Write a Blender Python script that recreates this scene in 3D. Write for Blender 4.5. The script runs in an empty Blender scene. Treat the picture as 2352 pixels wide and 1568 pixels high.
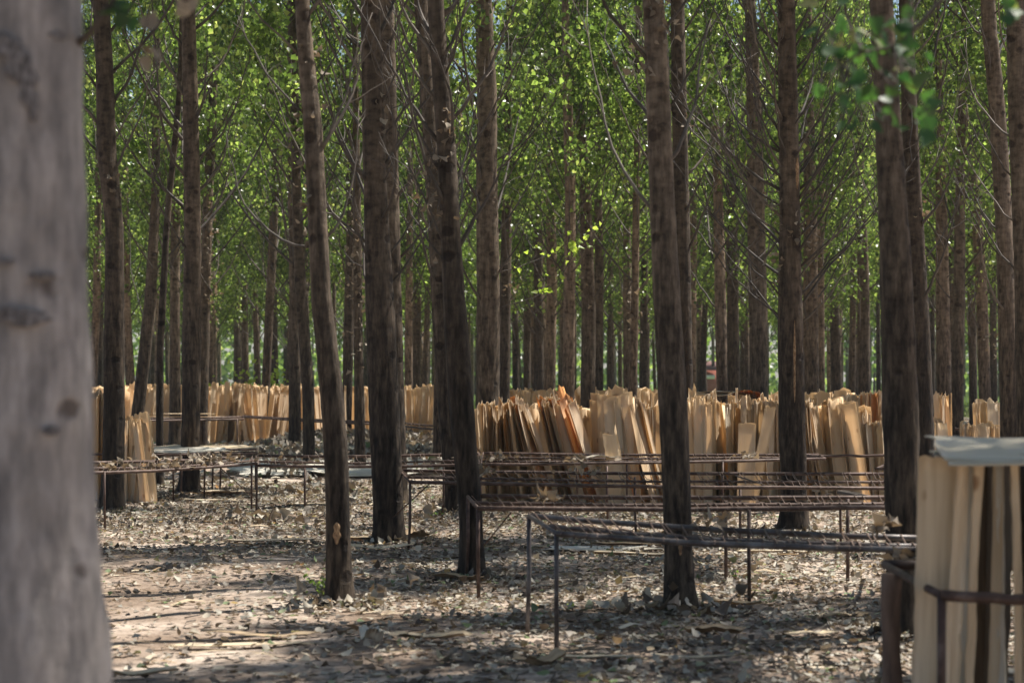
import bpy, math, random
import numpy as np
from mathutils import Vector

# ------------------------------------------------------------------ camera, sky, sun, exposure
S = bpy.context.scene
COL = S.collection
F = 4573.0      # focal length in picture units (70 mm lens, picture 2352 units wide)
HZ = 870.0      # horizon row
EYE = 1.55
cam_d = bpy.data.cameras.new('camera')
cam = bpy.data.objects.new('camera', cam_d)
COL.objects.link(cam)
cam.location = (0, 0, EYE)
cam.rotation_euler = (math.radians(90), 0, 0)
cam_d.lens = 70.0
cam_d.sensor_width = 36.0
cam_d.shift_y = 86.0 / 2352.0
cam_d.clip_start = 0.1
cam_d.clip_end = 2000
cam_d.dof.use_dof = True
cam_d.dof.focus_distance = 22.0
cam_d.dof.aperture_fstop = 3.2
S.camera = cam

SUN_EL, SUN_AZ = 62.0, 62.0      # azimuth measured from +Y (view direction) towards +X
w = bpy.data.worlds.new('World')
S.world = w
w.use_nodes = True
nt = w.node_tree
sky = nt.nodes.new('ShaderNodeTexSky')
sky.sky_type = 'NISHITA'
sky.sun_disc = False
sky.sun_elevation = math.radians(SUN_EL)
sky.sun_rotation = math.radians(SUN_AZ)
nt.links.new(sky.outputs[0], nt.nodes['Background'].inputs['Color'])
nt.nodes['Background'].inputs['Strength'].default_value = 0.065
sun_d = bpy.data.lights.new('sun', 'SUN')
sun_d.energy = 5.0
sun_d.angle = math.radians(0.53)
sun_d.color = (1.0, 0.94, 0.85)
sun = bpy.data.objects.new('sun', sun_d)
COL.objects.link(sun)
el, az = math.radians(SUN_EL), math.radians(SUN_AZ)
sv = Vector((math.cos(el) * math.sin(az), math.cos(el) * math.cos(az), math.sin(el)))
sun.rotation_euler = (-sv).to_track_quat('-Z', 'Y').to_euler()
S.view_settings.view_transform = 'Standard'
S.view_settings.look = 'None'
S.view_settings.exposure = 0.9
S.view_settings.gamma = 1.0
S.cycles.max_bounces = 6
S.cycles.diffuse_bounces = 4
S.cycles.glossy_bounces = 2
S.cycles.transmission_bounces = 4
S.cycles.sample_clamp_indirect = 6.0

R = np.random.RandomState(7)
rnd = random.Random(5)

# ------------------------------------------------------------------ helpers
def wx(px, d): return (px - 1176.0) / F * d
def wz(py, d): return EYE - (py - HZ) / F * d
def P(px, py, d): return np.array([wx(px, d), d, wz(py, d)])

def gz(x, y):
    x = np.asarray(x, float); y = np.asarray(y, float)
    z = 0.012 * np.sin(x * 1.3 + y * 0.7) + 0.010 * np.sin(x * 2.9 - y * 1.9 + 1.0) + 0.008 * np.sin(x * 5.1 + y * 4.3)
    m = np.exp(-((x + 3.4) / 2.0) ** 4) * np.exp(-((y - 43.0) / 3.2) ** 2)
    z = z + 0.30 * m * (1 + 0.25 * np.sin(x * 3.0) * np.cos(y * 2.1))
    return z - 0.01

def mk(name, V, Fa, mats, parent=None, smooth=False, mi=None, uv=None, loc=None):
    """V (n,3); Fa a list of (m,k) index arrays; one mesh object"""
    me = bpy.data.meshes.new(name)
    V = np.asarray(V, np.float32)
    if not isinstance(Fa, list): Fa = [Fa]
    Fa = [np.asarray(f, np.int32) for f in Fa if len(f)]
    me.vertices.add(len(V)); me.vertices.foreach_set('co', V.ravel())
    tot = np.concatenate([np.full(len(f), f.shape[1], np.int32) for f in Fa])
    idx = np.concatenate([f.ravel() for f in Fa])
    me.loops.add(len(idx)); me.loops.foreach_set('vertex_index', idx)
    me.polygons.add(len(tot))
    st = np.concatenate([[0], np.cumsum(tot)[:-1]]).astype(np.int32)
    me.polygons.foreach_set('loop_start', st)
    me.polygons.foreach_set('loop_total', tot)
    if smooth: me.polygons.foreach_set('use_smooth', np.ones(len(tot), bool))
    if not isinstance(mats, (list, tuple)): mats = [mats]
    for m in mats: me.materials.append(m)
    if mi is not None: me.polygons.foreach_set('material_index', np.asarray(mi, np.int32))
    if uv is not None:
        l = me.uv_layers.new(name='UVMap')
        l.data.foreach_set('uv', np.asarray(uv, np.float32)[idx].ravel())
    me.update(calc_edges=True)
    o = bpy.data.objects.new(name, me)
    COL.objects.link(o)
    if parent is not None: o.parent = parent
    if loc is not None: o.location = loc
    return o

def tag(o, label=None, cat=None, group=None, kind=None):
    if label: o['label'] = label
    if cat: o['category'] = cat
    if group: o['group'] = group
    if kind: o['kind'] = kind
    return o

def empty(name, loc, label, cat, group=None):
    o = bpy.data.objects.new(name, None)
    o.empty_display_size = 0.2
    COL.objects.link(o); o.location = loc
    return tag(o, label, cat, group)

def copy_tree(o, parent=None):
    c = o.copy(); COL.objects.link(c)
    if parent is not None: c.parent = parent
    for ch in [x for x in o.children]: copy_tree(ch, c)
    return c

class MB:
    """collects tubes, boxes, grids into one mesh"""
    def __init__(s): s.V = []; s.Q = []; s.T = []; s.n = 0; s.mq = []; s.mt = []
    def add(s, V, Q=None, T=None, m=0):
        V = np.asarray(V, float)
        s.V.append(V)
        if Q is not None and len(Q): s.Q.append(np.asarray(Q) + s.n); s.mq.append(np.full(len(Q), m))
        if T is not None and len(T): s.T.append(np.asarray(T) + s.n); s.mt.append(np.full(len(T), m))
        s.n += len(V)
    def tube(s, pts, rad, k=6, m=0, bump=None, cap=True):
        pts = np.asarray(pts, float); n = len(pts)
        rad = np.broadcast_to(np.asarray(rad, float), (n,))
        t = np.gradient(pts, axis=0)
        t /= np.linalg.norm(t, axis=1)[:, None] + 1e-9
        ref = np.array([0, 0, 1.0]) if abs(t[:, 2]).mean() < 0.8 else np.array([1.0, 0, 0])
        a = np.cross(t, ref); a /= np.linalg.norm(a, axis=1)[:, None] + 1e-9
        b = np.cross(t, a)
        an = np.arange(k) * 2 * np.pi / k
        r = rad[:, None] * np.ones((1, k))
        if bump is not None: r = r * bump(n, k)
        V = pts[:, None, :] + r[:, :, None] * (np.cos(an)[None, :, None] * a[:, None, :] + np.sin(an)[None, :, None] * b[:, None, :])
        V = V.reshape(-1, 3)
        i = np.arange(n - 1)[:, None] * k; j = np.arange(k)[None, :]; j2 = (j + 1) % k
        Q = np.stack([i + j, i + j2, i + k + j2, i + k + j], -1).reshape(-1, 4)
        T = None
        if cap:
            V = np.vstack([V, pts[0], pts[-1]])
            c0, c1 = n * k, n * k + 1; jj = np.arange(k); jn = (jj + 1) % k
            T = np.vstack([np.stack([np.full(k, c0), jn, jj], 1), np.stack([np.full(k, c1), (n - 1) * k + jj, (n - 1) * k + jn], 1)])
        s.add(V, Q, T, m)
    def build(s, name, mats, parent=None, smooth=False, loc=None, origin=None):
        V = np.vstack(s.V)
        if origin is not None: V = V - np.asarray(origin)
        Fa, mi = [], []
        if s.Q: Fa.append(np.vstack(s.Q)); mi.append(np.concatenate(s.mq))
        if s.T: Fa.append(np.vstack(s.T)); mi.append(np.concatenate(s.mt))
        return mk(name, V, Fa, mats, parent, smooth, np.concatenate(mi), loc=loc)

# ------------------------------------------------------------------ materials
def mat(name):
    m = bpy.data.materials.new(name); m.use_nodes = True
    n = m.node_tree; n.nodes.clear()
    return m, n
def N(n, t, **kw):
    x = n.nodes.new(t)
    for k, v in kw.items():
        if k.startswith('i_'): x.inputs[k[2:].replace('_', ' ')].default_value = v
        else: setattr(x, k, v)
    return x
def ramp(n, stops, interp='LINEAR'):
    r = n.nodes.new('ShaderNodeValToRGB'); e = r.color_ramp; e.interpolation = interp
    while len(e.elements) < len(stops): e.elements.new(0.5)
    for el_, (p, c) in zip(e.elements, stops):
        el_.position = p; el_.color = tuple(c) + (1,) if len(c) == 3 else c
    return r
def mixc(n, a, b, f, mode='MIX'):
    x = n.nodes.new('ShaderNodeMix'); x.data_type = 'RGBA'; x.blend_type = mode
    for sock, v in ((x.inputs[0], f), (x.inputs[6], a), (x.inputs[7], b)):
        if hasattr(v, 'is_output'): n.links.new(v, sock)
        elif isinstance(v, (tuple, list)): sock.default_value = tuple(v) + (1,) if len(v) == 3 else v
        else: sock.default_value = v
    return x.outputs[2]
def mathn(n, op, a, b=0.0):
    x = n.nodes.new('ShaderNodeMath'); x.operation = op
    for sock, v in zip(x.inputs, (a, b)):
        if hasattr(v, 'is_output'): n.links.new(v, sock)
        else: sock.default_value = v
    return x.outputs[0]
def mapping(n, sock, scale):
    m = n.nodes.new('ShaderNodeMapping'); m.inputs['Scale'].default_value = scale
    n.links.new(sock, m.inputs[0]); return m.outputs[0]
def finish(n, shader):
    o = n.nodes.new('ShaderNodeOutputMaterial'); n.links.new(shader, o.inputs[0])

def bark_mat(name, tint, pale=0.0):
    m, n = mat(name)
    tc = n.nodes.new('ShaderNodeTexCoord'); oi = n.nodes.new('ShaderNodeObjectInfo')
    co = tc.outputs['Object']
    sep = n.nodes.new('ShaderNodeSeparateXYZ'); n.links.new(co, sep.inputs[0])
    fis = N(n, 'ShaderNodeTexNoise', i_Scale=1.0, i_Detail=5.0, i_Roughness=0.65)
    n.links.new(mapping(n, co, (24, 24, 4.5)), fis.inputs['Vector'])
    big = N(n, 'ShaderNodeTexNoise', i_Scale=2.2, i_Detail=4.0)
    n.links.new(co, big.inputs['Vector'])
    ring = N(n, 'ShaderNodeTexNoise', i_Scale=1.0, i_Detail=4.0, i_Roughness=0.6)
    n.links.new(mapping(n, co, (10, 10, 15)), ring.inputs['Vector'])
    scar = N(n, 'ShaderNodeTexVoronoi', i_Scale=1.0)
    n.links.new(mapping(n, co, (4.5, 4.5, 5.5)), scar.inputs['Vector'])
    sc = ramp(n, [(0.0, (0, 0, 0)), (0.22, (0.05, 0.05, 0.05)), (0.32, (1, 1, 1))])
    rs = n.nodes.new('ShaderNodeSeparateColor'); n.links.new(scar.outputs['Color'], rs.inputs[0])
    wob = N(n, 'ShaderNodeTexNoise', i_Scale=30.0, i_Detail=3.0); n.links.new(co, wob.inputs['Vector'])
    dd_ = mathn(n, 'ADD', scar.outputs['Distance'], mathn(n, 'MULTIPLY', mathn(n, 'ADD', wob.outputs[0], -0.5), 0.22))
    n.links.new(mathn(n, 'ADD', dd_, mathn(n, 'MULTIPLY', rs.outputs[0], 0.22)), sc.inputs[0])
    c1 = ramp(n, [(0.38, (0.018, 0.014, 0.011)), (0.5, (0.078, 0.061, 0.049)), (0.64, (0.17, 0.138, 0.114))])
    n.links.new(fis.outputs[0], c1.inputs[0])
    c2 = ramp(n, [(0.36, (0.050, 0.040, 0.032)), (0.47, (0.110, 0.089, 0.073)), (0.66, (0.165, 0.137, 0.115))])
    n.links.new(ring.outputs[0], c2.inputs[0])
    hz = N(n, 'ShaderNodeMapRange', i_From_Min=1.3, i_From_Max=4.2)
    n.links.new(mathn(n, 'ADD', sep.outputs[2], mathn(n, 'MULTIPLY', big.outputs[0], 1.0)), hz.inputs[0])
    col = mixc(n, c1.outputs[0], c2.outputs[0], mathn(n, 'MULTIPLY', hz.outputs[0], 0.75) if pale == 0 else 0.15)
    col = mixc(n, col, (0.5, 0.5, 0.5), 0.0)
    br = ramp(n, [(0.3, (0.6, 0.58, 0.56)), (0.7, (1.2, 1.2, 1.2))])
    n.links.new(big.outputs[0], br.inputs[0])
    col = mixc(n, col, br.outputs[0], 0.8, 'MULTIPLY')
    if pale > 0:
        col = mixc(n, col, (0.10, 0.084, 0.071), 0.55)
        blo = N(n, 'ShaderNodeTexNoise', i_Scale=1.0, i_Detail=5.0, i_Roughness=0.6); n.links.new(mapping(n, co, (7, 7, 4)), blo.inputs['Vector'])
        bb = ramp(n, [(0.33, (0.60, 0.59, 0.60)), (0.5, (0.97, 0.95, 0.95)), (0.7, (1.15, 1.1, 1.05))]); n.links.new(blo.outputs[0], bb.inputs[0])
        col = mixc(n, col, bb.outputs[0], 1.0, 'MULTIPLY')
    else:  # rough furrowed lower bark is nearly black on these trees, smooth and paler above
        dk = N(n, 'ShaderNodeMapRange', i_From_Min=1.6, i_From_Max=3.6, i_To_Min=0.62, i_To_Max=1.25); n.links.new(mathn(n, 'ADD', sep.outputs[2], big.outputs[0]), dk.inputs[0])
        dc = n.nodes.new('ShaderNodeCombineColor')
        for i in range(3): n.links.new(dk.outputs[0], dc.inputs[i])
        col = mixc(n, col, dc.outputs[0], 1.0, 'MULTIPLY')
    stx = N(n, 'ShaderNodeTexNoise', i_Scale=1.0, i_Detail=4.0, i_Roughness=0.65); n.links.new(mapping(n, co, (16, 16, 2.6)), stx.inputs['Vector'])
    sr = ramp(n, [(0.34, (0.55, 0.53, 0.50)), (0.5, (1.0, 1.0, 1.0)), (0.66, (1.45, 1.42, 1.38))]); n.links.new(stx.outputs[0], sr.inputs[0])
    col = mixc(n, col, sr.outputs[0], 0.75 if pale == 0 else 0.12, 'MULTIPLY')
    sm = mixc(n, (0.30, 0.26, 0.24), (1, 1, 1), sc.outputs[0])
    col = mixc(n, col, sm, 0.9, 'MULTIPLY')
    rv = N(n, 'ShaderNodeMapRange', i_To_Min=0.72, i_To_Max=1.45)
    n.links.new(oi.outputs['Random'], rv.inputs[0])
    cc = n.nodes.new('ShaderNodeCombineColor')
    for i in range(3): n.links.new(rv.outputs[0], cc.inputs[i])
    col = mixc(n, col, cc.outputs[0], 1.0, 'MULTIPLY')
    col = mixc(n, col, tint, 1.0, 'MULTIPLY')
    bs = N(n, 'ShaderNodeBsdfPrincipled', i_Roughness=0.85)
    bs.inputs['Specular IOR Level'].default_value = 0.3
    n.links.new(col, bs.inputs['Base Color'])
    bp = N(n, 'ShaderNodeBump', i_Strength=0.9, i_Distance=0.012)
    hgt = mathn(n, 'ADD', mathn(n, 'MULTIPLY', fis.outputs[0], 1.0), mathn(n, 'MULTIPLY', ring.outputs[0], 0.6))
    n.links.new(mathn(n, 'ADD', hgt, mathn(n, 'MULTIPLY', sc.outputs[0], 0.5)), bp.inputs['Height'])
    n.links.new(bp.outputs[0], bs.inputs['Normal'])
    finish(n, bs.outputs[0]); return m

def leaf_mat(name, stops, trans, tfac=0.5, gloss=0.35):
    m, n = mat(name)
    g = n.nodes.new('ShaderNodeNewGeometry')
    r = ramp(n, stops); n.links.new(g.outputs['Random Per Island'], r.inputs[0])
    t = ramp(n, trans); n.links.new(g.outputs['Random Per Island'], t.inputs[0])
    bs = N(n, 'ShaderNodeBsdfPrincipled', i_Roughness=gloss)
    bs.inputs['Specular IOR Level'].default_value = 0.5
    n.links.new(r.outputs[0], bs.inputs['Base Color'])
    tr = n.nodes.new('ShaderNodeBsdfTranslucent'); n.links.new(t.outputs[0], tr.inputs[0])
    mx = n.nodes.new('ShaderNodeMixShader'); mx.inputs[0].default_value = tfac
    n.links.new(bs.outputs[0], mx.inputs[1]); n.links.new(tr.outputs[0], mx.inputs[2])
    finish(n, mx.outputs[0]); return m

def veneer_mat(name, a, b, trans, tf=0.55):
    m, n = mat(name)
    uv = n.nodes.new('ShaderNodeUVMap'); oi = n.nodes.new('ShaderNodeObjectInfo')
    off = n.nodes.new('ShaderNodeVectorMath'); off.operation = 'ADD'
    cx = n.nodes.new('ShaderNodeCombineXYZ')
    rr = mathn(n, 'MULTIPLY', oi.outputs['Random'], 37.0)
    for i in range(2): n.links.new(rr, cx.inputs[i])
    n.links.new(uv.outputs[0], off.inputs[0]); n.links.new(cx.outputs[0], off.inputs[1])
    gr = N(n, 'ShaderNodeTexNoise', i_Scale=1.0, i_Detail=4.0, i_Roughness=0.6)
    n.links.new(mapping(n, off.outputs[0], (38, 1.6, 1)), gr.inputs['Vector'])
    bl = N(n, 'ShaderNodeTexNoise', i_Scale=1.0, i_Detail=2.0)
    n.links.new(mapping(n, off.outputs[0], (5, 1.1, 1)), bl.inputs['Vector'])
    kn = N(n, 'ShaderNodeTexVoronoi', i_Scale=1.0)
    n.links.new(mapping(n, off.outputs[0], (6.5, 2.6, 1)), kn.inputs['Vector'])
    kr = ramp(n, [(0.0, (0.22, 0.11, 0.05)), (0.06, (0.35, 0.2, 0.1)), (0.11, (1, 1, 1))])
    n.links.new(kn.outputs['Distance'], kr.inputs[0])
    c = ramp(n, [(0.3, b), (0.6, a)]); n.links.new(gr.outputs[0], c.inputs[0])
    c2 = ramp(n, [(0.35, (0.90, 0.83, 0.73)), (0.6, (1, 1, 1))]); n.links.new(bl.outputs[0], c2.inputs[0])
    col = mixc(n, c.outputs[0], c2.outputs[0], 0.8, 'MULTIPLY')
    tn = ramp(n, [(0.0, (0.80, 0.77, 0.72)), (0.35, (1.0, 0.99, 0.97)), (0.7, (1.0, 0.94, 0.86)), (1.0, (0.92, 0.92, 0.90))])
    n.links.new(oi.outputs['Random'], tn.inputs[0])
    col = mixc(n, col, tn.outputs[0], 1.0, 'MULTIPLY')
    col = mixc(n, col, kr.outputs[0], 0.75, 'MULTIPLY')
    bs = N(n, 'ShaderNodeBsdfPrincipled', i_Roughness=0.62)
    bs.inputs['Specular IOR Level'].default_value = 0.3
    n.links.new(col, bs.inputs['Base Color'])
    tr = n.nodes.new('ShaderNodeBsdfTranslucent')
    n.links.new(mixc(n, mixc(n, (1, 1, 1), col, 0.35), trans, 1.0, 'MULTIPLY'), tr.inputs[0])
    mx = n.nodes.new('ShaderNodeMixShader'); mx.inputs[0].default_value = tf
    n.links.new(bs.outputs[0], mx.inputs[1]); n.links.new(tr.outputs[0], mx.inputs[2])
    finish(n, mx.outputs[0]); return m

def simple(name, stops, scale=20, rough=0.7, metal=0.0, bump=0.3, vec='Object', stretch=(1, 1, 1)):
    m, n = mat(name)
    tc = n.nodes.new('ShaderNodeTexCoord')
    no = N(n, 'ShaderNodeTexNoise', i_Scale=scale, i_Detail=5.0, i_Roughness=0.6)
    n.links.new(mapping(n, tc.outputs[vec], stretch), no.inputs['Vector'])
    r = ramp(n, stops); n.links.new(no.outputs[0], r.inputs[0])
    bs = N(n, 'ShaderNodeBsdfPrincipled', i_Roughness=rough, i_Metallic=metal)
    n.links.new(r.outputs[0], bs.inputs['Base Color'])
    bp = N(n, 'ShaderNodeBump', i_Strength=bump, i_Distance=0.005)
    n.links.new(no.outputs[0], bp.inputs['Height']); n.links.new(bp.outputs[0], bs.inputs['Normal'])
    finish(n, bs.outputs[0]); return m

M = {}
M['bark'] = bark_mat('bark', (0.80, 0.75, 0.65))
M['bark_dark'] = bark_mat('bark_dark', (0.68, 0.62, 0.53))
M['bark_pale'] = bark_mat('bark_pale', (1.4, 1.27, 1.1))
M['bark_near'] = bark_mat('bark_near', (3.5, 3.95, 4.5), 1.0)
M['twig'] = simple('twig', [(0.3, (0.035, 0.028, 0.022)), (0.7, (0.11, 0.088, 0.070))], 9)
M['dry_twig'] = simple('dry_twig', [(0.3, (0.065, 0.05, 0.04)), (0.7, (0.19, 0.155, 0.12))], 9)
G = [(0.0, (0.040, 0.066, 0.016)), (0.5, (0.062, 0.098, 0.022)), (0.85, (0.090, 0.125, 0.034)), (1.0, (0.12, 0.14, 0.04))]
GT = [(0.0, (0.10, 0.17, 0.03)), (0.5, (0.205, 0.33, 0.055)), (0.85, (0.50, 0.72, 0.13)), (1.0, (0.72, 0.82, 0.20))]
M['leaf'] = leaf_mat('leaf', G, GT, 0.5, 0.3)
M['leaf_near'] = leaf_mat('leaf_near', [(0.0, (0.022, 0.060, 0.025)), (0.7, (0.045, 0.095, 0.035)), (1.0, (0.28, 0.22, 0.08))],
                          [(0.0, (0.03, 0.10, 0.02)), (0.9, (0.12, 0.30, 0.04)), (1.0, (0.5, 0.4, 0.1))], 0.4, 0.5)
M['leaf_bright'] = leaf_mat('leaf_bright', [(0, (0.10, 0.2, 0.03)), (1, (0.16, 0.26, 0.04))], [(0, (0.45, 0.65, 0.06)), (1, (0.65, 0.8, 0.12))], 0.6, 0.4)
M['grass'] = leaf_mat('grass', [(0, (0.09, 0.13, 0.04)), (1, (0.16, 0.2, 0.07))], [(0, (0.2, 0.3, 0.06)), (1, (0.3, 0.4, 0.1))], 0.3, 0.5)
M['leaf_dry'] = leaf_mat('leaf_dry', [(0.0, (0.10, 0.075, 0.05)), (0.5, (0.27, 0.22, 0.16)), (1.0, (0.42, 0.36, 0.28))],
                         [(0, (0.25, 0.16, 0.08)), (1, (0.42, 0.30, 0.17))], 0.2, 0.7)
M['litter'] = leaf_mat('litter', [(0.0, (0.06, 0.043, 0.030)), (0.28, (0.125, 0.10, 0.08)), (0.50, (0.235, 0.205, 0.165)), (0.66, (0.34, 0.325, 0.275)),
                                  (0.80, (0.43, 0.375, 0.29)), (0.92, (0.50, 0.46, 0.38)), (0.95, (0.14, 0.19, 0.09)), (0.985, (0.10, 0.17, 0.05)), (1.0, (0.42, 0.22, 0.07))],
                       [(0.0, (0.2, 0.13, 0.07)), (1.0, (0.4, 0.3, 0.16))], 0.15, 0.62)
M['veneer'] = veneer_mat('veneer', (0.90, 0.86, 0.76), (0.81, 0.74, 0.61), (1.0, 0.83, 0.62))
M['veneer_gold'] = veneer_mat('veneer_gold', (0.88, 0.79, 0.62), (0.78, 0.66, 0.47), (1.0, 0.76, 0.48))
M['veneer_grey'] = veneer_mat('veneer_grey', (0.68, 0.67, 0.61), (0.56, 0.53, 0.46), (1.0, 0.86, 0.70))
M['veneer_lid'] = veneer_mat('veneer_lid', (0.66, 0.63, 0.54), (0.54, 0.50, 0.41), (1.0, 0.85, 0.7), 0.1)
M['veneer_orange'] = veneer_mat('veneer_orange', (0.88, 0.68, 0.46), (0.76, 0.50, 0.28), (1.0, 0.62, 0.30))
M['bark_strip_and_gap_shade'] = veneer_mat('bark_strip_and_gap_shade', (0.26, 0.20, 0.14), (0.14, 0.10, 0.07), (0.6, 0.4, 0.2), 0.05)  # bark brown, doubling as painted shade on the near bundle's deep sheets
M['veneer_dull'] = veneer_mat('veneer_dull', (0.74, 0.66, 0.52), (0.58, 0.49, 0.36), (1.0, 0.75, 0.5), 0.12)
M['veneer_greydull'] = veneer_mat('veneer_greydull', (0.66, 0.66, 0.62), (0.57, 0.56, 0.51), (1.0, 0.85, 0.7), 0.1)
M['veneer_tan'] = veneer_mat('veneer_tan', (0.55, 0.44, 0.31), (0.38, 0.28, 0.18), (0.6, 0.38, 0.2), 0.12)
M['veneer_brown'] = veneer_mat('veneer_brown', (0.46, 0.27, 0.10), (0.26, 0.13, 0.045), (1.0, 0.45, 0.14))
M['steel'] = simple('rusty_steel', [(0.32, (0.035, 0.020, 0.015)), (0.5, (0.075, 0.042, 0.030)), (0.70, (0.15, 0.105, 0.085))], 14, 0.6, 0.2, 0.5)
M['steel_grey'] = simple('grey_steel', [(0.32, (0.06, 0.04, 0.033)), (0.5, (0.095, 0.082, 0.078)), (0.72, (0.20, 0.19, 0.19))], 9, 0.45, 0.4, 0.4)
M['wire'] = simple('rusty_wire', [(0.3, (0.045, 0.026, 0.019)), (0.6, (0.17, 0.115, 0.088)), (0.8, (0.28, 0.21, 0.17))], 30, 0.6, 0.2, 0.3)
M['post'] = simple('post_wood', [(0.3, (0.10, 0.06, 0.042)), (0.7, (0.22, 0.14, 0.10))], 6, 0.85, 0, 0.5, 'Object', (6, 6, 1))
M['heartwood'] = simple('heartwood', [(0.35, (0.16, 0.08, 0.035)), (0.6, (0.44, 0.28, 0.15)), (0.75, (0.58, 0.42, 0.26))], 30, 0.8, 0, 0.6, 'Object', (3, 3, 1))
M['brick'] = simple('red_wall', [(0.3, (0.30, 0.09, 0.06)), (0.7, (0.42, 0.14, 0.10))], 2, 0.9)
M['plaster'] = simple('plaster', [(0.3, (0.62, 0.60, 0.57)), (0.7, (0.78, 0.76, 0.72))], 2, 0.9)
M['roof'] = simple('roof_tile', [(0.3, (0.12, 0.06, 0.05)), (0.7, (0.22, 0.11, 0.09))], 3, 0.9)

def ground_mat():
    m, n = mat('soil')
    tc = n.nodes.new('ShaderNodeTexCoord'); co = tc.outputs['Object']
    a = N(n, 'ShaderNodeTexNoise', i_Scale=0.9, i_Detail=6.0, i_Roughness=0.6); n.links.new(co, a.inputs['Vector'])
    b = N(n, 'ShaderNodeTexNoise', i_Scale=22.0, i_Detail=6.0, i_Roughness=0.7); n.links.new(co, b.inputs['Vector'])
    ca = ramp(n, [(0.35, (0.20, 0.145, 0.105)), (0.5, (0.34, 0.265, 0.21)), (0.65, (0.55, 0.46, 0.385))]); n.links.new(a.outputs[0], ca.inputs[0])
    cb = ramp(n, [(0.3, (0.45, 0.42, 0.38)), (0.55, (1, 1, 1)), (0.75, (1.12, 1.1, 1.05))]); n.links.new(b.outputs[0], cb.inputs[0])
    col = mixc(n, ca.outputs[0], cb.outputs[0], 0.9, 'MULTIPLY')
    # green grass beyond the plantation
    sep = n.nodes.new('ShaderNodeSeparateXYZ'); n.links.new(co, sep.inputs[0])
    mr = N(n, 'ShaderNodeMapRange', i_From_Min=70.0, i_From_Max=120.0); n.links.new(sep.outputs[1], mr.inputs[0])
    gf = mathn(n, 'MULTIPLY', mr.outputs[0], mathn(n, 'GREATER_THAN', mathn(n, 'ADD', a.outputs[0], mathn(n, 'MULTIPLY', mr.outputs[0], 0.3)), 0.5))
    col = mixc(n, col, (0.13, 0.20, 0.045), gf)
    bs = N(n, 'ShaderNodeBsdfPrincipled', i_Roughness=0.95)
    bs.inputs['Specular IOR Level'].default_value = 0.15
    n.links.new(col, bs.inputs['Base Color'])
    bp = N(n, 'ShaderNodeBump', i_Strength=0.8, i_Distance=0.02)
    n.links.new(mathn(n, 'ADD', b.outputs[0], a.outputs[0]), bp.inputs['Height']); n.links.new(bp.outputs[0], bs.inputs['Normal'])
    finish(n, bs.outputs[0]); return m
M['soil'] = ground_mat()

# ------------------------------------------------------------------ ground
def build_ground():
    xs = np.unique(np.concatenate([np.arange(-13, 13.01, 0.2), 13 + np.cumsum(np.geomspace(0.4, 90, 26)), -13 - np.cumsum(np.geomspace(0.4, 90, 26))]))
    ys = np.unique(np.concatenate([np.arange(0, 60.01, 0.22), 60 + np.cumsum(np.geomspace(0.4, 110, 32)), -np.cumsum(np.geomspace(0.4, 30, 14))]))
    X, Y = np.meshgrid(xs, ys)
    V = np.stack([X, Y, gz(X, Y)], -1).reshape(-1, 3)
    nx, ny = len(xs), len(ys)
    i = np.arange(ny - 1)[:, None] * nx + np.arange(nx - 1)[None, :]
    Q = np.stack([i, i + 1, i + nx + 1, i + nx], -1).reshape(-1, 4)
    tag(mk('ground', V, Q, M['soil'], smooth=True), 'bare dusty woodland soil between the trunks', 'ground', kind='structure')
build_ground()

# ------------------------------------------------------------------ leaves
def rot_frames(n, flat=0.0, r=R):
    """random orthonormal frames; flat 0..1 pulls normals towards +z"""
    nrm = r.normal(size=(n, 3)); nrm[:, 2] = np.abs(nrm[:, 2]) * (1 + flat * 6)
    nrm /= np.linalg.norm(nrm, axis=1)[:, None]
    t = r.normal(size=(n, 3)); t -= (t * nrm).sum(1)[:, None] * nrm
    t /= np.linalg.norm(t, axis=1)[:, None]
    return nrm, t, np.cross(nrm, t)

def kite_leaves(C, size, r=R, droop=True):
    """4-vertex folded poplar leaves"""
    n = len(C)
    nrm, t, b = rot_frames(n, 0.0, r)
    if droop:  # tips hang down
        t = t + np.array([0, 0, -0.9]); nrm = nrm - (nrm * t).sum(1)[:, None] * t / (t * t).sum(1)[:, None]
        t /= np.linalg.norm(t, axis=1)[:, None]; nrm /= np.linalg.norm(nrm, axis=1)[:, None]; b = np.cross(nrm, t)
    s = np.broadcast_to(size, (n,))[:, None]
    v0 = C - t * s * 0.1; v1 = C + t * s * 0.28 + b * s * 0.48 + nrm * s * 0.12
    v2 = C + t * s; v3 = C + t * s * 0.28 - b * s * 0.48 + nrm * s * 0.12
    V = np.stack([v0, v1, v2, v3], 1).reshape(-1, 3)
    k = np.arange(n)[:, None] * 4
    T = np.stack([np.hstack([k, k + 1, k + 2]), np.hstack([k, k + 2, k + 3])], 1).reshape(-1, 3)
    return V, T

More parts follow.
